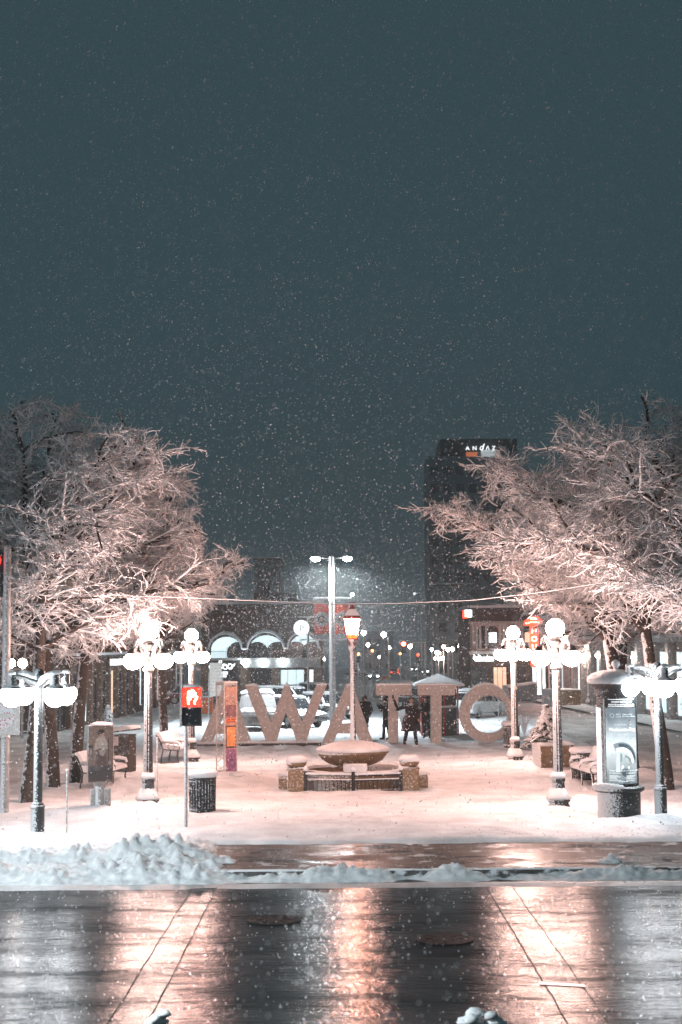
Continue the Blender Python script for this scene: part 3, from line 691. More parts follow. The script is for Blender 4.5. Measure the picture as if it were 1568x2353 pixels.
arc(-.03, 1.18, .37, .48, .05, 2.05, .80, .0155, 'mid'); arc(-.03, 1.18, .385, .45, .25, 1.75, .80, .0165, 'dark'); arc(-.03, 1.18, .29, .37, .1, 1.95, .80, .0175, 'white')
def quad(pts, off, key):
    w = MB(); w.add([(x, -off, z) for x, z in pts], [tuple(range(len(pts)))]); w.bend(RB).build('picture', PE[key], po, 180)
quad([(-.06, 1.42), (.08, 1.37), (.19, 1.30), (.19, 1.17), (-.06, 1.22)], .0165, 'mid'); quad([(-.15, 1.42), (-.07, 1.42), (-.07, 1.02), (-.15, 1.02)], .017, 'pale')
quad([(-.03, 1.16), (.15, 1.14), (.13, 1.05), (-.05, 1.06)], .018, 'white')
arc(.05, .98, 0.0, .13, 0, 6.28, 1, .0185, 'mid'); arc(.05, 1.0, 0.0, .085, 0, 6.28, 1, .019, 'dark')
quad([(.02, .9), (.10, .9), (.12, .77), (.0, .77)], .0165, 'dark'); quad([(-.33, .9), (-.2, .98), (-.1, .8), (-.3, .78)], .0165, 'mid'); quad([(.2, .93), (.31, .98), (.32, .78), (.17, .79)], .0165, 'mid')
on("There's so much\nto discover.", .052, 1.03, 'white', -.30, None, 'LEFT', 0, .021); on('Un si bel endroit\nà découvrir.', .052, 1.03, 'white', .06, None, 'LEFT', 0, .021)
for x, s in ((-.30, 0), (.06, 1)):
    for k in range(5): panel_mb(x, x+.19+.05*math.sin(k*2+s), .932-k*.024-.012*(k == 4), .942-k*.024-.012*(k == 4), .021, 4).bend(RB).build('text_line', PE['white'], po, 180)
on('Canada', .065, .80, 'white', .0)
m = panel_mb(-.80, -.50, .76, 2.40, .012, 10).bend(RB).build('side_poster', emit('side_poster', (.78, .86, .9), 1.0), t, 180)
for x in (-PW-.03, PW+.03):
    panel_mb(x-.022, x+.022, .74, 2.6, .02, 2).bend(RB).build('trim', M['pole_bare'], t, 180)
# ---------------------------------------------------------------- pedestrian signal on its thin post
sp_ = G(427, 1897); yy = sp_.y; k = yy/F
t = thing('signal_post', 'thin grey signal post rising from the snow left of the litter bin', 'post', sp_)
m = MB(); m.tube((0, 0, -.2), (0, 0, (1897-1590)*k), .038, n=10); m.build('post', M['greypole'], t)
zc = (1897-1608)*k; xc = P(443, 1608, yy).x-sp_.x
t = thing('pedestrian_signal', 'pedestrian signal with red glowing hand, mounted on the thin post', 'traffic signal', (sp_.x+xc, yy-.12, sp_.z+zc))
m = MB(); m.box((0, .09, 0), (.42, .20, .40)); m.box((0, .09, -.42), (.40, .20, .40)); hs = m.build('housing', M['black'], t, bevel=.02)
m = MB(); m.box((0, -.016, 0), (.40, .008, .385)); m.build('red_face', M['red'], t)
m = MB(); m.box((0, -.016, -.42), (.33, .008, .31)); m.build('dark_face', M['glass'], t)
for z in (0, -.42):
    m = MB()
    for sx in (-1, 1): m.box((sx*.205, -.06, z), (.012, .14, .40))
    m.box((0, -.08, z+.20), (.42, .18, .012)); m.build('visor', M['black'], t)
hand = [(-.075, -.15), (-.085, -.02), (-.075, .10), (-.045, .125), (-.02, .105), (.0, .135), (.03, .13), (.045, .09), (.07, .085), (.065, .03), (.11, .0), (.085, -.05), (.055, -.09), (.06, -.15)]
m = MB(); m.path([(x, -.026, z) for x, z in hand], .018, 6, True, .4)
m.path([(-.03, -.026, -.06), (-.035, -.026, .05), (-.01, -.026, .08), (.02, -.026, .05), (.025, -.026, -.01)], .009, 5, True, .4)
m.build('hand_symbol', M['redhand'], t)
m = MB(); m.ball((0, .07, .22), (.2, .12, .05), 14, 6, .2); m.build('snow_cap', M['snow_fine'], t, 180)
m = MB(); m.tube((-xc, .12, .1), (-.2, .12, .1), .025); m.tube((-xc, .12, -.5), (-.2, .12, -.5), .025); m.build('bracket', M['black'], t)
# far-left pole, traffic signal and prohibition sign
fp = G(10, 1868); k = fp.y/F
t = thing('signal_pole', 'tall grey ringed pole at the left edge of the photo', 'pole', fp)
m = MB(); m.lathe([(.105, -.2), (.10, 3), (.088, (1868-1262)*k), (.02, (1868-1260)*k)], 14)
for q in range(8): m.lathe([(.10, 1.1+q*.6), (.112, 1.12+q*.6), (.112, 1.16+q*.6), (.10, 1.18+q*.6)], 14)
m.build('post', M['greypole'], t)
p = P(0, 1320, fp.y); t = thing('traffic_signal', 'dark traffic signal with red light at the left edge behind the grey pole', 'traffic signal', (p.x-.1, fp.y+.1, p.z))
m = MB(); m.box((0, .05, 0), (.32, .25, 1.05)); m.build('housing', M['dark'], t, bevel=.03)
for q, mm in ((.33, 'red'), (0, 'glass'), (-.33, 'glass')):
    m = MB(); m.lathe([(.0, -.005), (.12, 0), (.12, .02), (.0, .02)], 16); w = MB(); w.v = [(x, -.085-z, y+q) for x, y, z in m.v]; w.f = [tuple(reversed(f)) for f in m.f]; w.build('lens', M[mm], t)
    m = MB(); m.path([(.14*math.cos(a), -.16, q+.14*math.sin(a)) for a in np.linspace(-.5, 3.64, 12)], .012, 4); m.build('visor', M['dark'], t)
p = P(11, 1645, fp.y-.16); t = thing('prohibition_sign', 'snowy white square sign with red prohibition circle on the left edge pole', 'road sign', p)
m = MB(); m.box((0, 0, 0), (.70, .02, .90)); m.build('plate', mat('sign_plate', (.62, .60, .58), .5, var=.08, dust=1.2), t, bevel=.01)
m = MB(); q = 36; vs = []
for k_ in range(q):
    a = 2*math.pi*k_/q; vs += [(-.05+.28*math.cos(a), -.014, -.02+.28*math.sin(a)), (-.05+.02*math.cos(a), -.014, -.02+.02*math.sin(a))]
m.add(vs, [(2*k_, 2*((k_+1) % q), 2*((k_+1) % q)+1, 2*k_+1) for k_ in range(q)]); m.build('red_disc', mat('sign_red_paint', (.52, .03, .05), .5, var=.4, scale=30, dust=.92, dscale=22), t)
m = MB(); m.box((-.05, -.018, .0), (.46, .006, .10)); m.build('white_bar', M['white'], t)
# overhead cable
pts = [P(x, y, 36.5) for x, y in ((10, 1366), (150, 1368), (320, 1371), (500, 1377.5), (640, 1384), (780, 1389), (900, 1388), (1080, 1381), (1250, 1362), (1400, 1338), (1568, 1300), (1680, 1270))]
m = MB(); m.path(pts, .011, 6); cb = m.build('overhead_cable', M['dark'], smooth=180); tag(cb, 'snow-coated cable sagging between the trees over the whole square', 'cable')
m = MB(); m.path([p+Vector((0, -.003, .012)) for p in pts], .013, 6); m.build('snow_coat', M['snow_fine'], cb, 180)
# ---------------------------------------------------------------- trees
def gen_tree(seed, h, spread, lean, fork, dense=1.0, low=0.0):
    rnd = random.Random(seed); U = rnd.uniform
    limbs, twigs = [], []
    cz = fork+(h-fork)*.48
    def inside(p):
        c = Vector((lean[0]*.9, lean[1]*.9, cz)); d = p-c
        q = d.z/((h-cz) if d.z > 0 else (cz-fork*.82+low))
        return (d.x/spread)**2+(d.y/spread)**2+q*q < 1.0+.16*noise.noise(p*.9+Vector((seed, 0, 0)))*2
    def grow(p, d, L, n, wob, trop, r0, r1, lst, lvl, bound=True, curl=0.0):
        pts, rs = [p.copy()], [r0]; d = d.normalized()
        rot = Matrix.Rotation(U(-curl, curl)/n, 3, Vector((U(-.5, .5), U(-.5, .5), 1))) @ Matrix.Rotation(U(-curl, curl)*.7/n, 3, Vector((U(-1, 1), U(-1, 1), 0.1)))
        for i in range(n):
            d = (rot @ d+Vector((U(-1, 1), U(-1, 1), U(-1, 1)))*wob+Vector((0, 0, trop))).normalized()
            p = p+d*(L/n)
            if bound and i > 0 and not inside(p): break
            pts.append(p.copy()); rs.append(r0+(r1-r0)*(i+1)/n)
        lst.append((pts, rs, lvl)); return pts, rs
    tp, tr = grow(Vector((0, 0, -.2)), Vector((lean[0]*.55, lean[1]*.55, fork)), fork+.4, 7, .03, 0, .20, .135, limbs, 0, False)
    top = tp[-1]; nl = 7
    a0 = U(0, 6.28)
    for i in range(nl):
        a = a0+i*6.283/nl*1.0+U(-.25, .25); e = U(.55, 1.05) if i % 3 else U(1.0, 1.35)
        b = tp[-1] if i % 2 else tp[-2].lerp(tp[-1], U(.1, .9))
        d = Vector((math.cos(a)*math.cos(e), math.sin(a)*math.cos(e), math.sin(e)))+Vector((lean[0], lean[1], 0))*.06
        P1, R1 = grow(b, d, spread*1.45, 12, .12, -.035, .135, .036, limbs, 1, True, .9)
        for j in range(1, len(P1)):
            for side in range(3):
                if j < 2 and side: continue
                f = (P1[j]-P1[j-1]).normalized(); ax = f.cross(Vector((0, 0, 1))).normalized(); sg = 1 if (j+side) % 2 else -1
                d2 = (f*.55+ax*sg*U(.55, 1.0)+Vector((0, 0, U(-.35, .45)))).normalized()
                P2, R2 = grow(P1[j-1].lerp(P1[j], U(0, 1)), d2, U(1.1, 2.5)*(1-.35*j/len(P1)), 8, .13, -.02, .050, .019, limbs if side == 0 else twigs, 2, True, 1.2)
                for q in range(1, len(P2)):
                    for s2 in range(int(1.05*dense+U(0, 1))):
                        f2 = (P2[q]-P2[q-1]).normalized(); ax2 = f2.cross(Vector((0, 0, 1))); ax2 = ax2.normalized() if ax2.length > .01 else Vector((1, 0, 0))
                        d3 = (f2*.6+ax2*(1 if s2 % 2 else -1)*U(.4, 1)+Vector((0, 0, U(-.45, .35)))).normalized()
                        P3, R3 = grow(P2[q-1].lerp(P2[q], U(0, 1)), d3, U(.5, 1.1), 6, .12, -.015, .021, .012, twigs, 3, True, 1.9)
                        for w in range(1, len(P3)):
                            for s3 in range(1 if w % 2 else 2):
                                f3 = (P3[w]-P3[w-1]).normalized()
                                d4 = (f3*1.0+Vector((U(-1, 1), U(-1, 1), U(-.6, .6)))*.75).normalized()
                                grow(P3[w-1].lerp(P3[w], U(0, 1)), d4, U(.18, .45), 4, .12, .01, .0165, .009, twigs, 4, True, 1.8)
    return limbs, twigs
def fast_mesh(name, lst, m, nside):
    V, Fc = [], []; base = 0
    for pts, rs, lvl in lst:
        n = nside(lvl); k = len(pts)
        if k < 2: continue
        A = np.array([tuple(p) for p in pts]); T = np.gradient(A, axis=0); T /= np.linalg.norm(T, axis=1)[:, None]+1e-9
        ref = np.where(np.abs(T[:, 2:3]) > .9, np.array([[1., 0, 0]]), np.array([[0, 0, 1.]]))
        Uv = np.cross(T, ref); Uv /= np.linalg.norm(Uv, axis=1)[:, None]+1e-9; Wv = np.cross(Uv, T)
        ang = np.arange(n)*2*np.pi/n+.5
        ring = A[:, None, :]+np.array(rs)[:, None, None]*(np.cos(ang)[None, :, None]*Uv[:, None, :]+np.sin(ang)[None, :, None]*Wv[:, None, :])
        V.append(ring.reshape(-1, 3))
        i = np.arange(k-1)[:, None]*n; j = np.arange(n)[None, :]; j2 = (j+1) % n
        Fc.append((np.stack([i+j, i+j2, i+n+j2, i+n+j], -1).reshape(-1, 4)+base)); base += k*n
    V = np.concatenate(V); Fc = np.concatenate(Fc)[:, ::-1]
    me = bpy.data.meshes.new(name); me.vertices.add(len(V)); me.vertices.foreach_set('co', V.astype(np.float32).ravel())
    me.loops.add(Fc.size); me.loops.foreach_set('vertex_index', Fc.astype(np.int32).ravel())
    me.polygons.add(len(Fc)); me.polygons.foreach_set('loop_start', np.arange(0, Fc.size, 4, dtype=np.int32))
    me.polygons.foreach_set('use_smooth', np.ones(len(Fc), dtype=bool))
    me.update(calc_edges=True); me.materials.append(m); return me
TG = 'bare snow-laden trees along the square'
def make_tree(seed, h, spread, lean, fork, label, loc, rz=0, dense=1.0, low=0):
    t = thing('street_tree', label, 'tree', loc, rz, TG)
    li, tw = gen_tree(seed, h, spread, lean, fork, dense, low)
    link('trunk', fast_mesh('trunk', [x for x in li if x[2] == 0], M['bark'], lambda l: 12), t)
    link('limbs', fast_mesh('limbs', [x for x in li if x[2] > 0], M['limb'], lambda l: 6), t)
    link('crown', fast_mesh('crown', tw, M['twig'], lambda l: 4 if l < 3 else 3), t)
    return t
g1 = G(58, 1845)
tA = make_tree(11, 10.6, 4.3, (.9, 0), 4.3, 'nearest left tree with leaning snow-streaked trunk, behind the left kerb lamp', g1, 0); tA.scale = (1, 1, .95)
tB = make_tree(23, 10.0, 4.2, (-.3, .2), 3.9, 'left tree with straight trunk right of the left kerb lamp', G(123, 1810), 0, 1.0)
dup(tB, G(174, 1797), R(130), 'left tree with white-plastered trunk just left of the payphone post')
dup(tA, G(380, 1722), R(140), 'left tree behind the nearest left five-globe lamp, trunk beside the red signal').scale = (.9, .9, 1)
tC = make_tree(37, 10.2, 5.4, (-.7, .3), 4.4, 'right tree with dark trunk rising behind the right-edge pendant lamp', G(1536, 1815), 0, 1.15, 0)
dup(tC, G(1452, 1762), R(-8), 'second right tree back, dark trunk above the snowy poster column').scale = (1.36, 1.36, .96)
tD = dup(tB, G(1425, 1690), R(70), 'third right tree back, its low branches reaching out over the letter O'); tD.scale = (1.8, 1.8, 1.02)
dup(tA, G(1432, 1664), R(200), 'rearmost right tree in the row before the lit shopfronts').scale = (1.1, 1.1, 1.0)
dup(tC, G(1680, 1850), R(60), 'right tree mostly outside the right edge, only its outer branches showing').scale = (1.0, 1.0, .95)

# small conifers
def conifer(label, loc, h, r, seed):
    t = thing('small_conifer', label, 'shrub', loc, 0, 'small snow-covered conifers'); rnd = random.Random(seed)
    m = MB(); m.tube((0, 0, -.1), (0, 0, h*.9), .03, .01, 6); m.build('trunk', M['bark'], t)
    m = MB(); s = MB()
    for k in range(int(95)):
        u = rnd.random()**.8; z = h*(.04+.95*u); rr = r*(1-u)*rnd.uniform(.75, 1.1)+.03; a = rnd.uniform(0, 6.28)
        p = Vector((rr*math.cos(a), rr*math.sin(a), z)); q = Vector((0, 0, z+.03))
        m.path([q, q.lerp(p, .6)+Vector((0, 0, .02)), p-Vector((0, 0, .05))], [.02, .07*h, .02], 6)
        for j in range(4): m.path([q.lerp(p, .6), p+Vector((rnd.uniform(-.1, .1), rnd.uniform(-.1, .1), rnd.uniform(-.10, .02)))*h], [.02, .006], 4)
        if rnd.random() < .75: s.ball(q.lerp(p, .75)+Vector((0, 0, .035*h)), (.075*h*rnd.uniform(.6, 1.2), .075*h*rnd.uniform(.6, 1.2), .042*h), 8, 5, .4)
    m.build('crown', M['needles'], t); s.build('snow_cap', M['snow_fine'], t, 180); return t
def planter(label, loc, w, h, rz=0):
    t = thing('planter', label, 'planter', loc, rz, 'square stone planters')
    m = MB(); m.box((0, 0, h/2-.05), (w, w, h+.1), top=1.06); m.build('box', M['stone'], t, bevel=.03)
    m = MB(); m.box((0, 0, h+.025), (w*1.07, w*1.07, .05)); m.box((0, 0, h+.055), (w*.95, w*.95, .04)); m.build('snow_cap', M['snow_fine'], t, bevel=.02); return t
p1 = G(1277, 1766); planter('square brown stone planter holding a snowy conifer, behind the nearest right five-globe lamp', (p1.x, p1.y+.5, 0), 1.02, .70, R(6))
conifer('snowy conifer growing in the square brown planter on the right', (p1.x-.18, p1.y+.5, .72), 1.15, .55, 5)
conifer('low drooping dark evergreen bush beside the square planter, left of it', G(1228, 1722), .75, .55, 8)
conifer('little snowy conifer in the far left, behind the payphone cabinet', G(247, 1668), 1.0, .40, 9)
p2 = G(596, 1600); planter('small square planter with snowy shrub in front of the awning building', p2, 1.6, .9)
conifer('round snowy shrub in the small planter in front of the awning building', p2+Vector((0, 0, .9)), 1.9, .8, 12)
p3 = G(1292, 1622); planter('large brown stone planter by the walkers at the right shopfronts', p3, 2.0, 1.1, R(10))

# ---------------------------------------------------------------- benches and bins
def bench(label, loc, rz):
    t = thing('park_bench', label, 'bench', loc, rz, 'snow-covered iron benches'); L = 2.1
    for y in (-L/2, 0, L/2):
        m = MB(); m.path([(.30, y, -.15), (.27, y, .2), (.30, y, .40), (.05, y, .42), (-.22, y, .44), (-.30, y, .65), (-.40, y, .86), (-.47, y, .90)], .025, 6)
        m.path([(-.22, y, .44), (-.27, y, .2), (-.32, y, -.15)], .025, 6)
        m.path([(.30, y, .40), (.34, y, .52), (.28, y, .63), (.1, y, .66), (-.30, y, .66)], .02, 6)
        m.path([(.05+.11*math.cos(a), y, .54+.10*math.sin(a)) for a in np.linspace(0, 6.28, 14)], .012, 5); m.build('frame', M['iron'], t)
        s = MB(); s.path([(.33, y, .57), (.28, y, .665), (.1, y, .70), (-.28, y, .70)], [.03, .05, .055, .04], 8); s.build('armrest_snow', M['snow_fine'], t, 180)
    m = MB()
    for k in range(5): m.box((.28-k*.115, 0, .43), (.085, L, .03))
    m.build('seat', M['iron'], t)
    m = MB()
    for k in range(4): m.box((-.27-.05*k, 0, .52+k*.105), (.03, L, .08))
    m.build('backrest', M['iron'], t)
    s = MB(); vs, fs = [], []; n = 28
    for k in range(n+1):
        y = -L/2+L*k/n; q = .02*N3(k*.5, loc[0], .9)
        for x, z in ((.34, .43), (.33, .52+q), (.2, .56+q), (0, .58+q), (-.16, .63), (-.22, .76), (-.30, .92+q), (-.37, 1.0+q), (-.46, .97), (-.47, .90), (-.25, .46)): vs.append((x, y, z))
    for k in range(n):
        for j in range(11): fs.append((k*11+j, k*11+(j+1) % 11, (k+1)*11+(j+1) % 11, (k+1)*11+j))
    fs += [tuple(range(11)), tuple(n*11+j for j in range(10, -1, -1))]
    s.add(vs, fs); s.build('snow_cover', M['snow_fine'], t, 60); return t
b1 = bench('snow-covered iron bench on the left, behind the payphone cabinet', G(238, 1806), R(-10))
dup(b1, G(408, 1748), R(-8), 'snow-covered iron bench end-on behind the red signal post, left of the letters')
dup(b1, G(1362, 1806), R(186), 'snow-covered iron bench on the right, half behind the poster column')
def litter_bin(label, loc, rz=0, k=1.0, grp='ribbed black litter bins'):
    t = thing('litter_bin', label, 'litter bin', loc, rz, grp)
    m = MB(); n = 26
    m.lathe([(.265, -.15), (.265, .74), (.255, .76)], 26)
    m.build('liner', M['black'], t)
    m = MB()
    for q in range(n):
        a = 2*math.pi*q/n; m.path([(.285*math.cos(a), .285*math.sin(a), -.12), (.292*math.cos(a), .292*math.sin(a), .3), (.30*math.cos(a), .30*math.sin(a), .76)], .02, 5)
    for z in (.06, .70): m.lathe([(.27, z), (.318, z), (.318, z+.035), (.27, z+.035)], 26)
    m.build('ribs', M['iron'], t)
    m = MB(); m.lathe([(.31, .755), (.33, .77), (.33, .80), (.24, .82), (.16, .81)], 28); m.build('rim', M['iron'], t)
    s = MB(); s.lathe([(.325, .80), (.36, .815), (.365, .87), (.33, .93), (.25, .95), (.19, .92), (.15, .86), (.13, .80)], 30, jit=.05); s.build('snow_cap', M['snow_fine'], t, 180)
    t.scale = (k, k, k); return t
lb = litter_bin('ribbed black litter bin with thick snow collar, right of the thin signal post', G(465, 1866))
dup(lb, G(1340, 1796), 0, 'black litter bin behind the right bench, mostly hidden by the poster column')
dup(lb, G(1176, 1716), 0, 'ribbed litter bin at the foot of the letter O, left of the lamp post')
# mural cabinet on post
cb_ = G(229, 1868); t = thing('mural_cabinet', 'brown metal cabinet on a grey post, picture of a seated figure on its front', 'utility cabinet', cb_, R(14))
m = MB(); m.lathe([(.125, -.2), (.125, .55), (.13, .62), (.22, .72)], 16); m.build('post', M['greypole'], t)
m = MB(); m.box((0, 0, 1.36), (.58, .34, 1.30)); cabm = m.build('box', mat('cabinet_bronze', (.14, .085, .06), .5, var=.3, dust=1.35), t, bevel=.015)
m = MB(); m.ball((.02, 0, 2.02), (.27, .17, .065), 16, 7, .2); m.build('snow_cap', M['snow_fine'], t, 180)
m = MB(); m.box((.17, -.02, .35), (.16, .10, .42)); m.box((-.16, -.02, .35), (.12, .10, .42)); m.build('conduit_box', M['greypole'], t, bevel=.02)
FC = {k: mat('mural_'+k, c, .6, var=.3, scale=18) for k, c in (('wall', (.20, .13, .10)), ('floor', (.04, .03, .03)), ('shirt', (.42, .34, .29)), ('hair', (.02, .012, .012)), ('face', (.40, .25, .19)), ('skirt', (.085, .05, .045)), ('apron', (.36, .29, .25)), ('rail', (.03, .03, .045)))}
def fl(pts, off, key, nm='picture'):
    w = MB(); w.add([(x, -.17-off, z) for x, z in pts], [tuple(range(len(pts)))]); return w.build(nm, FC[key], cabm)
fl([(-.27, 1.08), (.27, 1.08), (.27, 1.97), (-.27, 1.97)], .004, 'wall'); fl([(-.27, .75), (.27, .75), (.27, 1.08), (-.27, 1.08)], .004, 'floor')
fl([(-.12, 1.08), (.14, 1.08), (.15, .92), (.12, 1.5), (-.08, 1.5), (-.15, .93)], .007, 'skirt'); fl([(-.15, 1.45), (-.11, 1.70), (-.04, 1.76), (.08, 1.76), (.14, 1.66), (.17, 1.48), (.06, 1.44), (.0, 1.48)], .009, 'shirt')
fl([(-.05, 1.44), (.09, 1.46), (.13, 1.42), (.05, 1.30), (-.02, 1.34)], .011, 'apron')
fl([(.02+.058*math.cos(a), 1.82+.07*math.sin(a)) for a in np.linspace(0, 6.2, 16)], .010, 'face'); fl([(.015+.075*math.cos(a), 1.855+.065*math.sin(a)) for a in np.linspace(-.1, 3.3, 14)]+[(-.06, 1.80)], .012, 'hair')
fl([(.17, 1.0), (.19, 1.0), (.19, 1.7), (.17, 1.7)], .012, 'rail'); fl([(-.24, 1.36), (-.2, 1.36), (-.2, 1.46), (-.24, 1.46)], .012, 'apron'); fl([(-.27, 1.5), (-.18, 1.5), (-.18, 1.56), (-.27, 1.56)], .012, 'hair'); fl([(-.20, .95), (-.185, .95), (-.185, 1.5), (-.20, 1.5)], .012, 'rail')
# dark recycling kiosk behind it
k0 = G(287, 1772); t = thing('notice_kiosk', 'dark wooden box kiosk with sloping snow roof, behind the left bench', 'kiosk', k0, R(-20))
m = MB(); m.box((0, 0, .5), (.52, .5, 1.25)); m.build('body', mat('kiosk_wood', (.035, .028, .022), .7, dust=1.45, dscale=40, stretch=(6, 6, 1), scale=3), t, bevel=.015)
m = MB(); m.prism([(-.32, 1.18), (.36, 1.26), (.36, 1.30), (-.32, 1.22)], -.34, .34); m.build('roof', M['dark'], t)
m = MB(); m.prism([(-.35, 1.21), (.38, 1.295), (.36, 1.38), (.1, 1.40), (-.3, 1.34), (-.36, 1.27)], -.36, .36); m.build('snow_cap', M['snow_fine'], t, bevel=.04)
m = MB(); m.box((-.17, -.26, .93), (.15, .02, .28)); m.build('notice', M['white'], t)
# snow stakes
for px, y0, y1, l in ((153, 1772, 1918, 'thin grey snow stake in the bank, right of the left kerb lamp'), (361, 1698, 1838, 'thin dark snow stake right of the nearest left five-globe lamp'),
                      (1146, 1600, 1650, 'thin stake behind the letter O')):
    p = G(px, y1); m = MB(); h = (y1-y0)*p.y/F; m.tube((0, 0, -.2), (0, 0, h-.05), .018, n=6); m.ball((0, 0, h-.03), (.03, .03, .04), 8, 6)
    o = m.build('snow_stake', M['greypole']); o.location = p; tag(o, l, 'stake', 'snow stakes')
# truss banner tower
p = G(521, 1776); t = thing('banner_tower', 'white truss tower with orange and purple banner, before the first letter A', 'banner tower', p, R(36))
W2, HT = .22, (1776-1574)*p.y/F
m = MB()
for x in (-W2, W2):
    for y in (-W2, W2): m.tube((x, y, -.1), (x, y, HT), .024, n=7)
n = 11
for k in range(n):
    z0_, z1_ = .05+(HT-.1)*k/n, .05+(HT-.1)*(k+1)/n; s = 1 if k % 2 else -1
    for a, b in (((-W2, s*W2), (-W2, -s*W2)), ((s*W2, W2), (-s*W2, W2)), ((W2, -s*W2), (W2, s*W2))): m.tube((a[0], a[1], z0_), (b[0], b[1], z1_), .011, n=5)
for z in (.05, HT-.03):
    for a, b in (((-W2, -W2), (W2, -W2)), ((W2, -W2), (W2, W2)), ((W2, W2), (-W2, W2)), ((-W2, W2), (-W2, -W2))): m.tube((*a, z), (*b, z), .022, n=6)
m.build('truss', mat('truss_white', (.6, .56, .53), .45, .2, var=.1), t)
m = MB(); m.box((0, 0, HT+.03), (.50, .50, .06)); m.build('snow_cap', M['snow_fine'], t, bevel=.025)
m = MB(); m.box((0, -W2-.035, HT*.5), (.38, .012, HT*.93)); bn = m.build('banner', mat('banner_tan_print', (.50, .30, .22), .6, var=.35, scale=16), t)
def bp(x0, x1, z0, z1, off, c, var=.3, scale=14, nm='print'):
    w = MB(); w.add([(x0, -W2-.043-off, z0), (x1, -W2-.043-off, z0), (x1, -W2-.043-off, z1), (x0, -W2-.043-off, z1)], [(0, 1, 2, 3)]); w.build(nm, mat('print', c, .6, var=var, scale=scale), bn)
bp(-.18, .18, HT*.56, HT*.615, 0, (.66, .17, .05), .15); bp(-.18, .18, .05, HT*.27, 0, (.26, .12, .24), .7, 22); bp(-.18, .18, HT*.62, HT*.76, 0, (.25, .13, .14), .9, 30)
bp(-.18, .18, HT*.28, HT*.53, 0, (.04, .02, .05)); bp(-.155, .155, HT*.30, HT*.515, .002, (.72, .30, .10), .3, 9); bp(-.18, .18, HT*.77, HT*.93, 0, (.48, .30, .24), .3)
w = MB(); rr = random.Random(4)
for z_ in (HT*.598, HT*.572):
    x = -.15
    while x < .14:
        h = rr.uniform(.02, .034); w.box((x, -W2-.046, z_), (.011, .002, h)); x += rr.uniform(.015, .026)
for q in range(40): w.box((rr.uniform(-.16, .16), -W2-.046, rr.uniform(HT*.63, HT*.82)), (rr.uniform(.008, .03), .002, rr.uniform(.008, .05)), M=Matrix.Rotation(rr.uniform(0, 3), 3, 'Y'))
w.box((0, -W2-.046, HT*.15), (.16, .002, .05)); w.build('writing', mat('print_dark', (.07, .03, .06), .6), bn)
p = G(556, 1783); m = MB(); m.ball((0, 0, .03), (.42, .25, .10), 16, 8, .5); m.ball((.25, -.1, .0), (.25, .2, .1), 12, 7, .4); o = m.build('sandbag', mat('sandbag_cloth', (.45, .30, .22), .9, dust=.75), smooth=180); o.location = p; tag(o, 'snowy tan sandbag heap at the foot of the banner tower', 'sandbag')
# white panel sign behind the truss
p = G(496, 1650); t = thing('panel_sign', 'tall pale panel sign with faint writing on two legs, above the first letter A', 'sign', p, R(8)); k = p.y/F
m = MB()
for x in (-.4, .4): m.tube((x, 0, 0), (x, 0, 2.6), .03, n=6)
m.build('legs', M['greypole'], t)
m = MB(); m.box((.0, 0, (1650-1563)*k), (28*k, .03, 76*k)); m.build('panel', M['white'], t)
w = MB(); rr = random.Random(9)
for q in range(9):
    x = -.38
    while x < .34:
        ww = rr.uniform(.05, .16); w.box((x+ww/2, -.018, (1650-1530-q*7.5)*k), (ww, .004, .03)); x += ww+rr.uniform(.03, .1)
w.build('writing', mat('faint_grey_ink', (.40, .38, .36), .7), t)

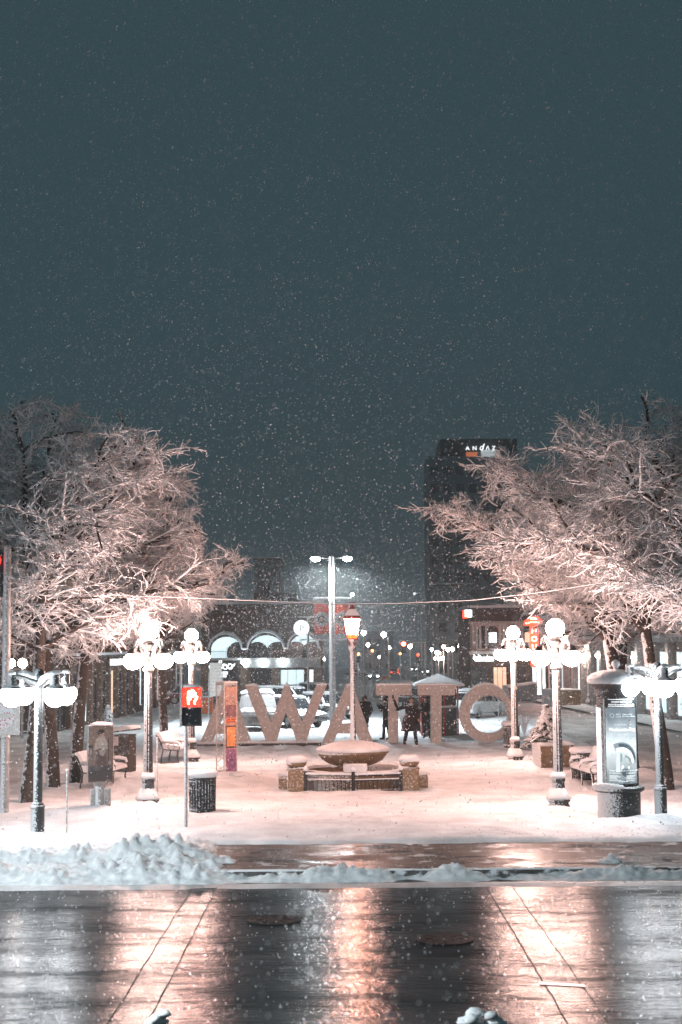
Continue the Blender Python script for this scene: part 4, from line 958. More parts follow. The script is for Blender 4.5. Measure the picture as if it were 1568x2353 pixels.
# ---------------------------------------------------------------- people
def remesh(mb, name, m, parent, vox, it=4):
    o = mb.build(name, m, parent, 180); r = o.modifiers.new('remesh', 'REMESH'); r.mode = 'VOXEL'; r.voxel_size = vox; r.use_smooth_shade = True
    s = o.modifiers.new('smooth', 'SMOOTH'); s.iterations = it; s.factor = .5; return o
def limb(mb, pts, rad, n=10):
    mb.path(pts, rad, n)
    for p, r in zip(pts, rad): mb.ball(p, r*.99, 10, 7)
def person(label, loc, rz, hgt, pose, coat='coat', legs='trousers', hair=None, flare=0.0, group=None, scarf=False, hood=False):
    t = thing('person', label, 'person', loc, rz, group); k = hgt/1.75
    V = lambda x, y, z: Vector((x, y, z))
    hip = {s: V(s*.09, 0, .92) for s in (-1, 1)}; foot = pose['foot']; knee = {s: hip[s].lerp(V(*foot[s]), .5)+V(0, -.03-pose.get('kb', 0)*(s > 0), .02) for s in (-1, 1)}
    sh = {s: V(s*.19, 0, 1.42) for s in (-1, 1)}; el_ = {s: V(*pose['elbow'][s]) for s in (-1, 1)}; ha = {s: V(*pose['hand'][s]) for s in (-1, 1)}
    hd = V(*pose.get('head', (0, -.03, 1.62)))
    b = MB()
    b.ball((0, 0, 1.2), (.16, .11, .28)); b.ball((0, 0, .95), (.16, .11, .13)); b.path([(0, .01, 1.40), hd-V(0, 0, .08)], [.065, .058], 10)
    b.ball(hd, (.078, .095, .115), 16, 12); b.ball(hd+V(0, -.04, -.06), (.055, .055, .05)); b.ball(hd+V(0, -.102, -.015), (.014, .022, .022), 8, 6)
    for s in (-1, 1):
        b.ball(hd+V(s*.08, .005, -.01), (.014, .025, .034), 8, 6); b.ball(hd+V(s*.032, -.088, .018), .014, 8, 6)
        limb(b, [sh[s], el_[s], ha[s]], [.05, .04, .03]); limb(b, [hip[s], knee[s], V(*foot[s])+V(0, 0, .08)], [.08, .055, .04])
        d = (ha[s]-el_[s]).normalized(); ax = d.cross(V(0, 1, .2)).normalized(); c = ha[s]+d*.045
        b.ball(c, (.038, .028, .045), 10, 8)
        for f, ln in ((-1.5, .06), (-.5, .075), (.5, .07), (1.5, .055)):
            q = c+ax*f*.017+d*.035; b.path([q, q+d*ln*.6+V(0, -.006, 0), q+d*ln*.85+V(0, -.02, -.004)], [.0105, .010, .009], 6)
        q = c+ax*s*.03; b.path([q, q+ax*s*.025+d*.02, q+ax*s*.032+d*.05], [.012, .011, .009], 6)
    b.ball(hd+V(0, -.095, -.065), (.026, .010, .007), 8, 5)
    remesh(b, 'body', M['skin'], t, .012, 2)
    w = MB(); w.ball((0, 0, .93), (.175, .125, .13))
    for s in (-1, 1): limb(w, [hip[s], knee[s], V(*foot[s])+V(0, 0, .10)], [.105, .078, .066])
    remesh(w, 'trousers', M[legs], t, .02)
    w = MB()
    for s in (-1, 1):
        f = V(*foot[s]); w.tube(f+V(0, 0, .17), f+V(0, .0, .03), .062, .06, 10); w.ball(f+V(0, -.07, .035), (.055, .13, .045)); w.ball(f+V(0, .0, .04), (.055, .07, .05))
    remesh(w, 'boots', M['boots'], t, .015)
    c = MB(); zl_ = .86-.36*(flare > 0)
    c.path([(0, 0, zl_), (0, 0, 1.0), (0, 0, 1.15), (0, 0, 1.35), (0, .01, 1.47)], [.205+flare, .195+flare*.55, .19, .225, .11], 18, True, .72)
    for s in (-1, 1): limb(c, [sh[s], el_[s], el_[s].lerp(ha[s], .93)], [.092, .072, .056])
    c.ball((0, .01, 1.46), (.12, .10, .07))
    remesh(c, 'coat', M[coat], t, .02, 5)
    hm = MB()
    if hood: hm.ball(hd+V(0, .025, .015), (.115, .12, .145)); hm.ball(hd+V(0, .03, -.13), (.13, .12, .09)); remesh(hm, 'hood', M[coat], t, .015)
    else: hm.ball(hd+V(0, .02, .045), (.094, .10, .10)); hm.ball(hd+V(0, .055, -.03), (.08, .06, .11)); remesh(hm, 'hair' if hair != 'hat' else 'knit_hat', mat('hair_dark', (.012, .009, .008), .7), t, .015)
    m = MB()
    for s in (-1, 1): m.ball(hd+V(s*.033, -.097, .012), .009, 8, 6)
    m.build('eyes', M['black'], t, 180)
    if scarf: m = MB(); m.ball((0, -.08, 1.47), (.11, .06, .05)); remesh(m, 'scarf', mat('pale_scarf', (.45, .5, .52), .9), t, .015)
    t.scale = (k, k, k); return t
st = {-1: (-.10, 0, 0), 1: (.10, 0, 0)}
y_ = 57.0; px = P(945, 1708, y_).x
person('person in long flared black coat and pale scarf, raising one arm between the T letters', (px, y_, plaza_h(px, y_)-.02), R(8), 1.82,
       {'foot': {-1: (-.24, 0, 0), 1: (.20, 0, 0)}, 'elbow': {-1: (-.50, -.12, 1.30), 1: (.30, .05, 1.12)}, 'hand': {-1: (-.66, -.22, 1.66), 1: (.26, -.14, .95)}, 'head': (.02, -.03, 1.62)}, flare=.17, scarf=True)
# phone in the raised hand
ph_ = Vector((px, y_, plaza_h(px, y_)-.02))+Matrix.Rotation(R(8), 3, 'Z') @ Vector((-.70, -.27, 1.76))*1.04
m = MB(); m.box((0, 0, 0), (.075, .01, .15)); o = m.build('mobile_phone', M['black'], bevel=.003); o.location = ph_; tag(o, 'dark mobile phone held up in the raised hand of the person in the flared coat', 'phone')
y_ = 62.0; px = P(981, 1688, y_).x
person('person in dark jacket standing with hands held in front, beside the right letter T', (px, y_, gz(y_)), R(-10), 1.72,
       {'foot': {-1: (-.11, .04, 0), 1: (.15, -.05, 0)}, 'elbow': {-1: (-.27, -.05, 1.12), 1: (.27, -.05, 1.12)}, 'hand': {-1: (-.05, -.24, 1.08), 1: (.06, -.25, 1.06)}, 'head': (-.02, -.05, 1.61)}, hair='hair')
y_ = 62.4; px = P(839, 1700, y_).x
person('person in hooded black jacket, hands in pockets, behind the middle letter A', (px, y_, gz(y_)), R(4), 1.76,
       {'foot': {-1: (-.05, .02, 0), 1: (.10, .0, 0)}, 'elbow': {-1: (-.29, .06, 1.14), 1: (.29, .06, 1.14)}, 'hand': {-1: (-.20, -.08, .95), 1: (.20, -.08, .95)}}, hood=True)
y_ = 61.0; px = P(889, 1700, y_).x
person('hooded person in dark clothes, mostly hidden behind the left letter T', (px, y_, gz(y_)), R(-70), 1.76,
       {'foot': {-1: (-.08, -.1, 0), 1: (.08, .12, 0)}, 'elbow': {-1: (-.28, -.12, 1.18), 1: (.26, -.12, 1.18)}, 'hand': {-1: (-.12, -.34, 1.42), 1: (.12, -.34, 1.42)}}, hood=True)
w1 = G(1318, 1612)
wk = {'foot': {-1: (-.08, -.28, 0), 1: (.08, .26, .04)}, 'elbow': {-1: (-.28, .14, 1.14), 1: (.28, -.08, 1.14)}, 'hand': {-1: (-.26, .02, .93), 1: (.25, -.26, .98)}, 'kb': .08}
person('walker in long dark grey coat, left one of the pair by the right shopfronts', w1, R(70), 1.7, wk, flare=.10, coat='grey_coat', group='pair of walkers on the right')
person('walker striding in dark trousers, right one of the pair by the right shopfronts', G(1331, 1611), R(-75), 1.75, wk, group='pair of walkers on the right')

# ---------------------------------------------------------------- guard booth
p = G(1012, 1690); t = thing('guard_booth', 'small slate-grey booth with red posts and pyramid snow roof, behind the right letter T', 'booth', (p.x, p.y+.8, p.z)); k = p.y/F
Wb, Hb = 1.55, (1690-1579)*k
m = MB(); m.box((0, 0, Hb*.27), (Wb-.08, Wb-.08, Hb*.54)); m.build('lower_panel', M['slate'], t)
m = MB(); m.box((0, 0, Hb*.78), (Wb-.12, Wb-.12, Hb*.46)); m.build('glazing', M['glass'], t)
m = MB()
for x in (-1, 0, 1):
    for y in (-1, 1): m.box((x*Wb/2 if x else .2, y*Wb/2, Hb/2), (.07, .07, Hb))
m.box((0, -Wb/2, Hb-.05), (Wb, .07, .1)); m.build('red_frame', M['redpaint'], t)
m = MB(); m.box((0, -Wb/2-.08, Hb*.55), (Wb-.1, .22, .05)); sh_ = m.build('shelf', M['slate'], t)
m = MB(); m.box((0, -Wb/2-.08, Hb*.55+.07), (Wb-.08, .24, .09)); m.build('snow_cap', M['snow_fine'], sh_, bevel=.03)
m = MB(); m.add([(-1.05, -1.05, Hb), (1.05, -1.05, Hb), (1.05, 1.05, Hb), (-1.05, 1.05, Hb), (0, 0, Hb+.42)], [(3, 2, 1, 0), (0, 1, 4), (1, 2, 4), (2, 3, 4), (3, 0, 4)]); rf = m.build('roof', M['redpaint'], t)
m = MB(); m.add([(-1.07, -1.07, Hb+.01), (1.07, -1.07, Hb+.01), (1.07, 1.07, Hb+.01), (-1.07, 1.07, Hb+.01), (-1.05, -1.05, Hb+.10), (1.05, -1.05, Hb+.10), (1.05, 1.05, Hb+.10), (-1.05, 1.05, Hb+.10), (0, 0, Hb+.53)],
                [(3, 2, 1, 0), (0, 1, 5, 4), (1, 2, 6, 5), (2, 3, 7, 6), (3, 0, 4, 7), (4, 5, 8), (5, 6, 8), (6, 7, 8), (7, 4, 8)]); m.build('snow_cap', M['snow_fine'], rf)
# second booth far
p = G(1350-0, 1550)
# ---------------------------------------------------------------- vehicles
PAINT = {}
def paint(c):
    if c not in PAINT: PAINT[c] = mat('car_paint', c, .25, .1, var=.1, dust=1.25, dscale=5, ddir=(-.1, -.2, .9))
    return PAINT[c]
def car(label, loc, rz, L=4.5, Wd=1.82, Hh=1.45, c=(.02, .02, .022), snow=.5, lights=False, tails=False, suv=False, pickup=False, group='parked cars in the square'):
    """front towards -y in its own axes"""
    t = thing('parked_car' if group.startswith('parked') else 'car', label, 'car', loc, rz, group); h = L/2; bz = .88 if suv else .78
    prof = [(-h, .32), (-h-.02, .55), (-h+.12, bz-.06), (-h+.35, bz), (-.22*L, bz+.07), (h-.75 if not suv else h-.1, bz+.10), (h-.12, bz+.06), (h, .62), (h-.03, .34), (h-.4, .26), (-h+.4, .26)]
    b = MB(); b.prism([(y, z) for y, z in prof], -Wd/2, Wd/2); b.v = [(-y, x, z) for x, y, z in b.v]; b.build('body', paint(c), t, bevel=.06)
    r0, r1 = (-.12*L, h-.95) if not suv else (-.10*L, h-.25)
    if pickup: r0, r1 = -.10*L, .16*L
    cab = MB(); zt = Hh
    lo = [(-Wd/2+.06, -.24*L, bz+.05), (Wd/2-.06, -.24*L, bz+.05), (Wd/2-.06, r1+(.45 if not suv else .12), bz+.08), (-Wd/2+.06, r1+(.45 if not suv else .12), bz+.08)]
    hi = [(-Wd/2+.22, r0, zt-.03), (Wd/2-.22, r0, zt-.03), (Wd/2-.22, r1-.1, zt-.02), (-Wd/2+.22, r1-.1, zt-.02)]
    cab.add(lo+hi, [(3, 2, 1, 0), (4, 5, 6, 7), (0, 1, 5, 4), (1, 2, 6, 5), (2, 3, 7, 6), (3, 0, 4, 7)]); cab.build('cabin', paint(c), t, bevel=.05)
    lo, hi = [Vector(v) for v in lo], [Vector(v) for v in hi]
    def pane(i, j, nm, u0=.06, u1=.94, v0=.12, v1=.88, out=.012):
        q = lambda u, v: lo[i].lerp(lo[j], u).lerp(hi[i].lerp(hi[j], u), v)
        pts = [q(u0, v0), q(u1, v0), q(u1, v1), q(u0, v1)]; nn = (pts[1]-pts[0]).cross(pts[3]-pts[0]).normalized()
        w = MB(); w.add([v+nn*out for v in pts], [(0, 1, 2, 3)]); w.build(nm, M['glass'], t)
    pane(0, 1, 'windscreen'); pane(2, 3, 'rear_window')
    for i, j in ((1, 2), (3, 0)): pane(i, j, 'side_window', .08, .48); pane(i, j, 'side_window', .53, .93)
    for sx in (-1, 1):
        for y in (-h+.85, h-.85):
            w = MB(); w.lathe([(.2, -.1), (.31, -.1), (.33, -.06), (.33, .06), (.31, .1), (.2, .1)], 18); w.v = [(z+sx*(Wd/2-.10), x+y, y2+.33) for x, y2, z in w.v]; wh = w.build('wheel', M['tyre'], t)
            w = MB(); w.lathe([(.0, -.09), (.2, -.09), (.2, .09), (.0, .105)], 14); w.v = [(z+sx*(Wd/2-.085), x+y, y2+.33) for x, y2, z in w.v]; w.build('rim', M['rim'], wh)
        w = MB(); w.box((sx*(Wd/2-.27), -h+.03, bz-.17), (.34, .16, .14)); w.build('headlight', M['head'] if lights else M['rim'], t, bevel=.03)
        w = MB(); w.box((sx*(Wd/2-.22), h-.02, bz-.12), (.30, .10, .16)); w.build('tail_light', M['brakelight'] if tails else M['redpaint'], t, bevel=.02)
        w = MB(); w.box((sx*(Wd/2+.07), -.20*L, bz+.14), (.16, .1, .12)); w.build('wing_mirror', M['black'], t, bevel=.03)
    w = MB()
    for q in range(5): w.box((0, -h-.015, .44+q*.055), (Wd*.5, .03, .022))
    w.build('grille', M['black'], t)
    w = MB(); w.box((0, -h-.03, .38), (.5, .02, .11)); w.box((0, h+.02, .5), (.5, .02, .11)); w.build('number_plate', M['white'], t)
    if snow:
        s = MB()
        def blanket(a, b_, c_, d_, hgt, nx=7, ny=7):
            vs, fs = [], []; a, b_, c_, d_ = map(Vector, (a, b_, c_, d_))
            for j in range(ny+1):
                for i in range(nx+1):
                    u, v = i/nx, j/ny; e = min(1, 5*min(u, 1-u)+.25)*min(1, 5*min(v, 1-v)+.25)
                    p = a.lerp(b_, u).lerp(d_.lerp(c_, u), v); vs.append(p+Vector((0, 0, hgt*e*(1+.5*N3(p.x+loc[0], p.y+loc[1], 2)))))
            fs = [(j*(nx+1)+i, j*(nx+1)+i+1, (j+1)*(nx+1)+i+1, (j+1)*(nx+1)+i) for j in range(ny) for i in range(nx)]
            s.add(vs, fs)
        k = snow
        blanket(hi[0]+Vector((-.05, -.05, 0)), hi[1]+Vector((.05, -.05, 0)), hi[2]+Vector((.05, .1, 0)), hi[3]+Vector((-.05, .1, 0)), .16*k+.03)
        if k > .32: blanket((-Wd/2+.05, -h+.2, bz-.02), (Wd/2-.05, -h+.2, bz-.02), (Wd/2-.05, -.24*L, bz+.06), (-Wd/2+.05, -.24*L, bz+.06), .14*k+.03)
        if k > .6: blanket(lo[0]+Vector((0, 0, .02)), lo[1]+Vector((0, 0, .02)), hi[1]+Vector((0, 0, .02)), hi[0]+Vector((0, 0, .02)), .08*k)
        if not suv: blanket((-Wd/2+.05, h-.7, bz+.09), (Wd/2-.05, h-.7, bz+.09), (Wd/2-.05, h-.15, bz+.05), (-Wd/2+.05, h-.15, bz+.05), .12*k+.03)
        s.build('snow_cover', M['snow'], t, 180)
    return t
car('big black parked SUV with snow-dusted roof, seen above and through the letter W', G(668, 1652), R(62), 4.9, 1.95, 1.80, (.012, .012, .013), .25, suv=True)
car('white snowy parked van-like car with dark grille facing the letters, left of the W', G(592, 1676), R(4), 4.6, 1.95, 1.72, (.55, .56, .57), .8, suv=True)
car('dark parked car with snow on its roof, inside the left half of the letter W', G(664, 1670), R(32), 4.5, 1.8, 1.5, (.015, .016, .018), .28)
car('dark parked saloon with shining wet bonnet, inside the right half of the letter W', G(738, 1652), R(48), 4.6, 1.8, 1.46, (.02, .022, .024), .25)
car('grey parked car behind the tall twin-headed pole', G(728, 1612), R(70), 4.6, 1.8, 1.48, (.06, .065, .07), .3)
car('silver parked estate car under snow, above the left letter T', G(930, 1612), R(72), 4.7, 1.82, 1.56, (.16, .17, .18), .7, suv=True)
car('dark parked saloon with snow-white roof, just left of the guard booth roof', G(966, 1630), R(66), 4.6, 1.8, 1.45, (.03, .032, .035), .9)
car('parked car buried in snow, seen through the letter O', G(1092, 1648), R(150), 4.4, 1.8, 1.45, (.7, .7, .7), 1.0)
car('dark pickup-like car in the far street right of centre', G(1061, 1562), R(8), 4.9, 1.9, 1.75, (.05, .05, .052), .5, suv=True)
car('grey car half seen at the far right of the street, left of the pickup-like one', G(1035, 1556), R(10), 4.6, 1.85, 1.55, (.09, .09, .09), .5)
CG = 'cars driving in the far street'
car('dark car with two glaring white headlights in the far street', G(862, 1563), R(-6), 4.5, 1.85, 1.6, (.015, .015, .016), .2, lights=True, suv=True, group=CG)
car('distant dark car with red tail lights, right of the headlight car', G(908, 1545), R(182), 4.5, 1.85, 1.5, (.03, .03, .03), .2, tails=True, group=CG)
car('distant car with white headlights under the red traffic light', G(950, 1542), R(4), 4.5, 1.85, 1.5, (.06, .06, .06), .2, lights=True, group=CG)
car('faint distant dark car at the far end of the street, left of the tail lights', G(888, 1540), R(176), 4.5, 1.85, 1.5, (.02, .02, .02), .2, group=CG)
car('dark red parked car left of the panel sign, behind the red signal', G(440, 1618), R(100), 4.4, 1.8, 1.45, (.14, .03, .02), .5)
for px, py, rz, kw, l in ((905, 1552, 184, {'tails': True}, 'far car with red tail lights in the right lane of the street'), (975, 1549, 2, {'lights': True}, 'far car with headlights right of the orange barrier lane'), (1004, 1556, 85, {}, 'snowed-in far car parked sideways above the booth roof'),
                       (820, 1556, 80, {}, 'snowed-in far car parked sideways left of the headlight car'), (1165, 1572, 20, {}, 'snowed-in far car parked above the letter O, near the lamps')):
    car(l, G(px, py), R(rz), 4.5, 1.85, 1.5, (.05, .05, .055), .6, group=CG if kw else 'parked cars in the square', **kw)
# barriers, dumpster
def barrier(px, py, label, w=.9, h=.9):
    p = G(px, py); t = thing('orange_barrier', label, 'traffic barrier', p, 0, 'orange traffic barriers')
    m = MB(); m.box((0, 0, h/2), (w, .5, h), top=.8); m.build('body', M['orange'], t, bevel=.05)
    m = MB(); m.box((0, 0, h+.05), (w*.8, .42, .1)); m.build('snow_cap', M['snow_fine'], t, bevel=.04)
barrier(886, 1568, 'orange barrier with snowy top in the far street right of the lantern post', 1.6, .95)
barrier(1142, 1558, 'small orange barrier far off, above the letter O')
barrier(1032, 1552, 'small orange barrier in the far street beside the pickup-like car', .8, .9)
barrier(470, 1640, 'orange barrier glowing beside the red signal, left of the panel sign', 1.3, 1.0)
p = G(1196, 1612); t = thing('dumpster', 'blue-grey snow-topped dumpster behind the right second lamp post', 'dumpster', p, R(12))
m = MB(); m.prism([(-1.1, .1), (1.1, .1), (1.2, 1.0), (1.2, 1.35), (-1.2, 1.1)], -.7, .7); m.build('body', mat('dumpster_blue', (.09, .13, .15), .6, dust=1.3), t, bevel=.04)
m = MB(); m.prism([(-1.2, 1.12), (1.2, 1.37), (1.18, 1.5), (-1.15, 1.24)], -.7, .7); m.build('snow_cap', M['snow_fine'], t, bevel=.05)
p = G(1103, 1628); t = thing('hoarding_panel', 'plain grey standing panel on two feet, behind and above the letter O', 'panel', p)
k = p.y/F; m = MB(); m.box((0, 0, 55*k), (38*k, .06, 82*k)); m.build('board', mat('board_grey', (.10, .105, .11), .8, dust=1.35, dscale=12), t)
m = MB(); m.box((-.4, 0, .3), (.06, .5, .7)); m.box((.4, 0, .3), (.06, .5, .7)); m.build('feet', M['greypole'], t)
# bollards
for px, py, l in ((845, 1598, 'short grey bollard right of the lantern post, above the middle A'), (700, 1668, 'short grey bollard inside the right half of the W')):
    p = G(px, py); m = MB(); m.lathe([(.10, -.1), (.10, .9), (.07, .97), (.01, .99)], 12); o = m.build('bollard', M['greypole']); o.location = p; tag(o, l, 'bollard', 'grey bollards')
# snow-clad bare shrub
def bare_shrub(px, py, label, h, seed):
    p = G(px, py); rnd = random.Random(seed); m = MB()
    for k in range(26):
        a = rnd.uniform(0, 6.28); s = rnd.uniform(.1, .4); m.path([(0, 0, -.05), (s*.4*math.cos(a), s*.4*math.sin(a), h*.5), (s*math.cos(a)*h, s*math.sin(a)*h, h*rnd.uniform(.7, 1))], [.022, .02, .009], 5)
    o = m.build('bare_shrub', M['twig']); o.location = p; tag(o, label, 'shrub', 'bare snowy shrubs')
bare_shrub(925, 1676, 'bare snowy shrub behind the raised arm of the person in the flared coat', 1.3, 3)
bare_shrub(716, 1664, 'bare snowy shrub inside the right arm of the letter W', 1.4, 6)
bare_shrub(1205, 1690, 'bare snowy shrub right of the letter O', .9, 8)
# ---------------------------------------------------------------- buildings
def building(name, label, loc, rz, w, d, h, wallm, cat='building'):
    """front face at local y=0 facing -y, x from 0 to w"""
    t = thing(name, label, cat, loc, rz)
    m = MB(); m.box((w/2, d/2, h/2-.5), (w, d, h+1)); m.build('wall', wallm, t)
    m = MB(); m.box((w/2, d/2, h+.06), (w+.3, d+.3, .12)); rf = m.build('roof', M['dark'], t)
    m = MB(); m.box((w/2, d/2, h+.22), (w+.36, d+.36, .2)); m.build('snow_cap', M['snow'], rf)
    return t
def window(t, x, z, w, h, glass='glass', frame='cream', bars=1, sill=True, dp=.06):
    m = MB(); f = .07
    m.box((x-w/2+f/2, -dp/2, z), (f, dp, h)); m.box((x+w/2-f/2, -dp/2, z), (f, dp, h)); m.box((x, -dp/2, z+h/2+f/2), (w, dp, f)); m.box((x, -dp/2, z-h/2-f/2), (w, dp, f))
    for k in range(bars): m.box((x-w/2+w*(k+1)/(bars+1), -dp/2+.01, z), (f*.6, dp*.6, h))
    wd = m.build('window', M[frame], t)
    g = MB(); g.box((x, -.012, z), (w-2*f, .018, h)); g.build('pane', M[glass], wd)
    if sill:
        s = MB(); s.box((x, -dp-.05, z-h/2-.12), (w+.15, .22, .08)); sl = s.build('sill', M['cream'], wd)
        s = MB(); s.box((x, -dp-.05, z-h/2-.045), (w+.12, .22, .07)); s.build('snow_cap', M['snow_fine'], wd)
    return wd
M['frame_dark'] = mat('dark_frame', (.02, .02, .02), .5)
M['flood'] = emit('floodlight_lens', (.85, .95, 1.0), 70)
# --- awning building facing the camera beyond the car park
by = 121.0; a, b_ = P(462, 1590, by), P(742, 1590, by); z0 = gz(by); k = by/F
W3 = b_.x-a.x; zz = lambda py: P(600, py, by).z-z0
t = building('awning_building', 'brown brick building with three white scalloped awnings, left of the tall pole', (a.x, by, z0), 0, W3, 14, zz(1392), M['brick'])
X = lambda px: P(px, 1500, by).x-a.x
m = MB(); m.box((W3/2+1, 7.0, zz(1378)), (W3*.35, 10, 1.2)); m.build('roof_house', M['brick2'], t)
m = MB(); vs = []
arcs = [(483, 558, 1457), (571, 654, 1454), (663, 733, 1454)]
rim = MB(); back = MB()
line = [(X(464), zz(1492))]
for xa, xb, yt in arcs:
    cx_, hw, zt, zb_ = (X(xa)+X(xb))/2, (X(xb)-X(xa))/2, zz(yt), zz(1492)
    ar = [(cx_+hw*math.cos(th), zb_+(zt-zb_)*math.sin(th)) for th in np.linspace(math.pi, 0, 18)]
    line += ar
    n = len(ar); vs = [(x, -1.3, z) for x, z in ar]+[(x, -.02, z+.25) for x, z in ar]
    back.add(vs, [(i, i+1, n+i+1, n+i) for i in range(n-1)])
line.append((X(737), zz(1492)))
aw = back.build('awning', mat('awning_canvas', (.5, .52, .53), .8, var=.1, dust=1.2), t, 60)
rim.path([(x, -1.32, z+.06) for x, z in line], .09, 6); rim.build('snow_edge', M['snow_fine'], aw, 180)
m = MB()
for xa, xb, yt in arcs:
    cx_, hw = (X(xa)+X(xb))/2, (X(xb)-X(xa))/2
    m.prism([(cx_-hw*.93, zz(1512)), (cx_+hw*.93, zz(1512)), (cx_+hw*.93, zz(1492))]+[(cx_+hw*.93*math.cos(th), zz(1492)+(zz(yt+6)-zz(1492))*math.sin(th)) for th in np.linspace(.1, math.pi-.1, 12)]+[(cx_-hw*.93, zz(1492))], -.03, -.01)
m.build('terrace_opening', M['win_cool'], t)
for q, (xa, xb, yt) in enumerate(arcs):
    m = MB()
    for u in ((.25, .8) if q else (.85,)):
        xx = X(xa)+(X(xb)-X(xa))*u; m.prism([(xx-.9, zz(1513)), (xx+.9, zz(1513))]+[(xx+.9*math.cos(th), zz(1500)+.9*math.sin(th)) for th in np.linspace(0, math.pi, 10)], -.06, -.035)
    m.build('arched_window', M['glass'], t)
m = MB()
for k_ in range(46): m.box((X(470)+k_*(W3-.7)/46, -.9, zz(1503)), (.03, .03, zz(1497)-zz(1511)))
m.box((W3/2, -.9, zz(1496)), (W3*.98, .05, .05)); m.build('balcony_rail', M['frame_dark'], t)
m = MB(); m.box(((X(563)+X(737))/2, -.75, zz(1523)), (X(737)-X(563), 1.5, zz(1512)-zz(1534))); m.box((X(512), -.6, zz(1514)), (X(560)-X(466), 1.2, .2)); bnd = m.build('fascia_band', mat('fascia_pale', (.40, .42, .42), .6, var=.15), t)
m = MB(); m.box((X(512), -.62, zz(1525)), (X(548)-X(476), .2, zz(1514)-zz(1536))); sg = m.build('name_board', M['dark'], t)
w = MB(); w.path([(X(482)+(X(540)-X(482))*u+.12*math.sin(u*60), -.76, zz(1531)+.22*math.sin(u*47)+(.3 if .42 < u < .5 else 0)) for u in np.linspace(0, 1, 70)], .035, 4); w.build('lettering', M['signwhite'], sg)
for px_ in (565, 607, 652):
    m = MB(); m.ball((X(px_), -1.6, zz(1521)), (.28, .14, .2), 10, 8); m.build('floodlight', M['flood'], t)
for i, (xa, xb, gl) in enumerate(((500, 552, 'glass'), (575, 628, 'glass'), (642, 700, 'win_cool'), (705, 722, 'win_white'))):
    window(t, (X(xa)+X(xb))/2, zz(1557), X(xb)-X(xa), zz(1540)-zz(1574), gl, 'frame_dark', 2 if i < 3 else 0, False)
m = MB(); m.box((X(511), -.09, zz(1546)), (.9, .05, .25)); m.box((X(512), -.09, zz(1553)), (.6, .05, .2)); m.build('lit_notice', M['win_white'], t)
for px_ in (564, 635, 731):
    m = MB(); m.box((X(px_), -.12, zz(1560)), (.75, .24, zz(1534)-zz(1586))); m.build('pier', mat('pier_stone', (.24, .17, .12), .8), t)
m = MB(); m.box((W3/2, -.08, zz(1580)), (W3, .16, zz(1575)-zz(1588))); m.build('plinth', mat('plinth_brick', (.2, .1, .055), .8), t)
# parking sign
p = P(694, 1602, 112.0); p.z = gz(112); k = p.y/F; t = thing('parking_sign', 'round white lit parking sign with letter P on a post beside the awnings', 'sign', (p.x, p.y, p.z))
m = MB(); m.tube((15*k, 0, 0), (15*k, 0, (1598-1402)*k), .09, n=8); m.box((15*k, 0, (1598-1400)*k), (1.3, .1, .12)); m.box((15*k, 0, (1598-1452)*k), (1.2, .1, .1)); m.build('post', M['greypole'], t)
m = MB(); m.lathe([(.0, -.06), (18*k, -.06), (18*k, .06), (.0, .06)], 32); w = MB(); w.v = [(x, z-.1, y+(1598-1425)*k) for x, y, z in m.v]; w.f = [tuple(reversed(f)) for f in m.f]; d_ = w.build('disc', M['signface'], t)
text_mb('P', .62, .005).shift((.02, -.17, (1598-1425)*k-.22)).build('lettering', mat('letter_grey', (.18, .2, .2), .6), d_)
# --- long dark building along the left street
bx = -13.6; L0, L1_ = 70.0, 126.0
t = building('long_brick_building', 'long dark brown brick building with shopfronts running down the left street', (bx, L0, gz(98)), R(90), L1_-L0, 16, 8.4, M['brick2'])
n = 18
for i in range(n):
    x = 2.0+i*(L1_-L0-4)/(n-1)
    window(t, x, 1.6, 1.7, 2.5, ('glass', 'glass', 'win_cool', 'glass', 'glass', 'win_warm', 'glass')[i % 7], 'frame_dark', 1, False)
    window(t, x, 5.6, 1.1, 1.8, ('glass', 'win_cool', 'glass', 'glass', 'glass')[i % 5], 'frame_dark', 1)
    m = MB(); m.box((x+1.48, -.12, 3.9), (.45, .24, 8.6)); m.build('pilaster', mat('pilaster_brick', (.13, .075, .045), .8), t)
for x, l in ((40, 12), (20, 9)):
    m = MB(); m.box((x, -.3, 3.35), (l, .5, .35)); m.build('lit_fascia', M['win_white'], t)
m = MB(); m.box(((L1_-L0)/2, -.5, 3.75), (L1_-L0-1, 1.0, .12)); cn = m.build('canopy', M['dark'], t)
m = MB(); m.box(((L1_-L0)/2, -.5, 3.87), (L1_-L0-1, 1.0, .12)); m.build('snow_cap', M['snow_fine'], cn)
# red and white hanging sign
py_ = 92.0; p = P(256, 1514, py_); k = py_/F
t = thing('shop_sign', 'red and white lit shop sign hanging over the left street', 'sign', (p.x, py_, p.z), R(0))
m = MB(); m.box((0, .06, 0), (38*k, .12, 28*k)); m.build('board', mat('sign_board_dark', (.03, .04, .045), .5), t)
text_mb('highlander', .5, .01, width=33*k, bold=.012).shift((0, -.02, -8*k)).build('lettering', M['signwhite'], t)
m = MB(); m.box((0, -.02, -12*k), (35*k, .04, 3.4*k)); m.box((15*k, -.02, 9*k), (3.2*k, .04, 7*k)); m.build('red_stripe', M['signred'], t)
m = MB(); m.tube((-19*k, .06, 5*k), (bx-p.x, .06, 5*k), .04, n=6); m.build('bracket', M['dark'], t)
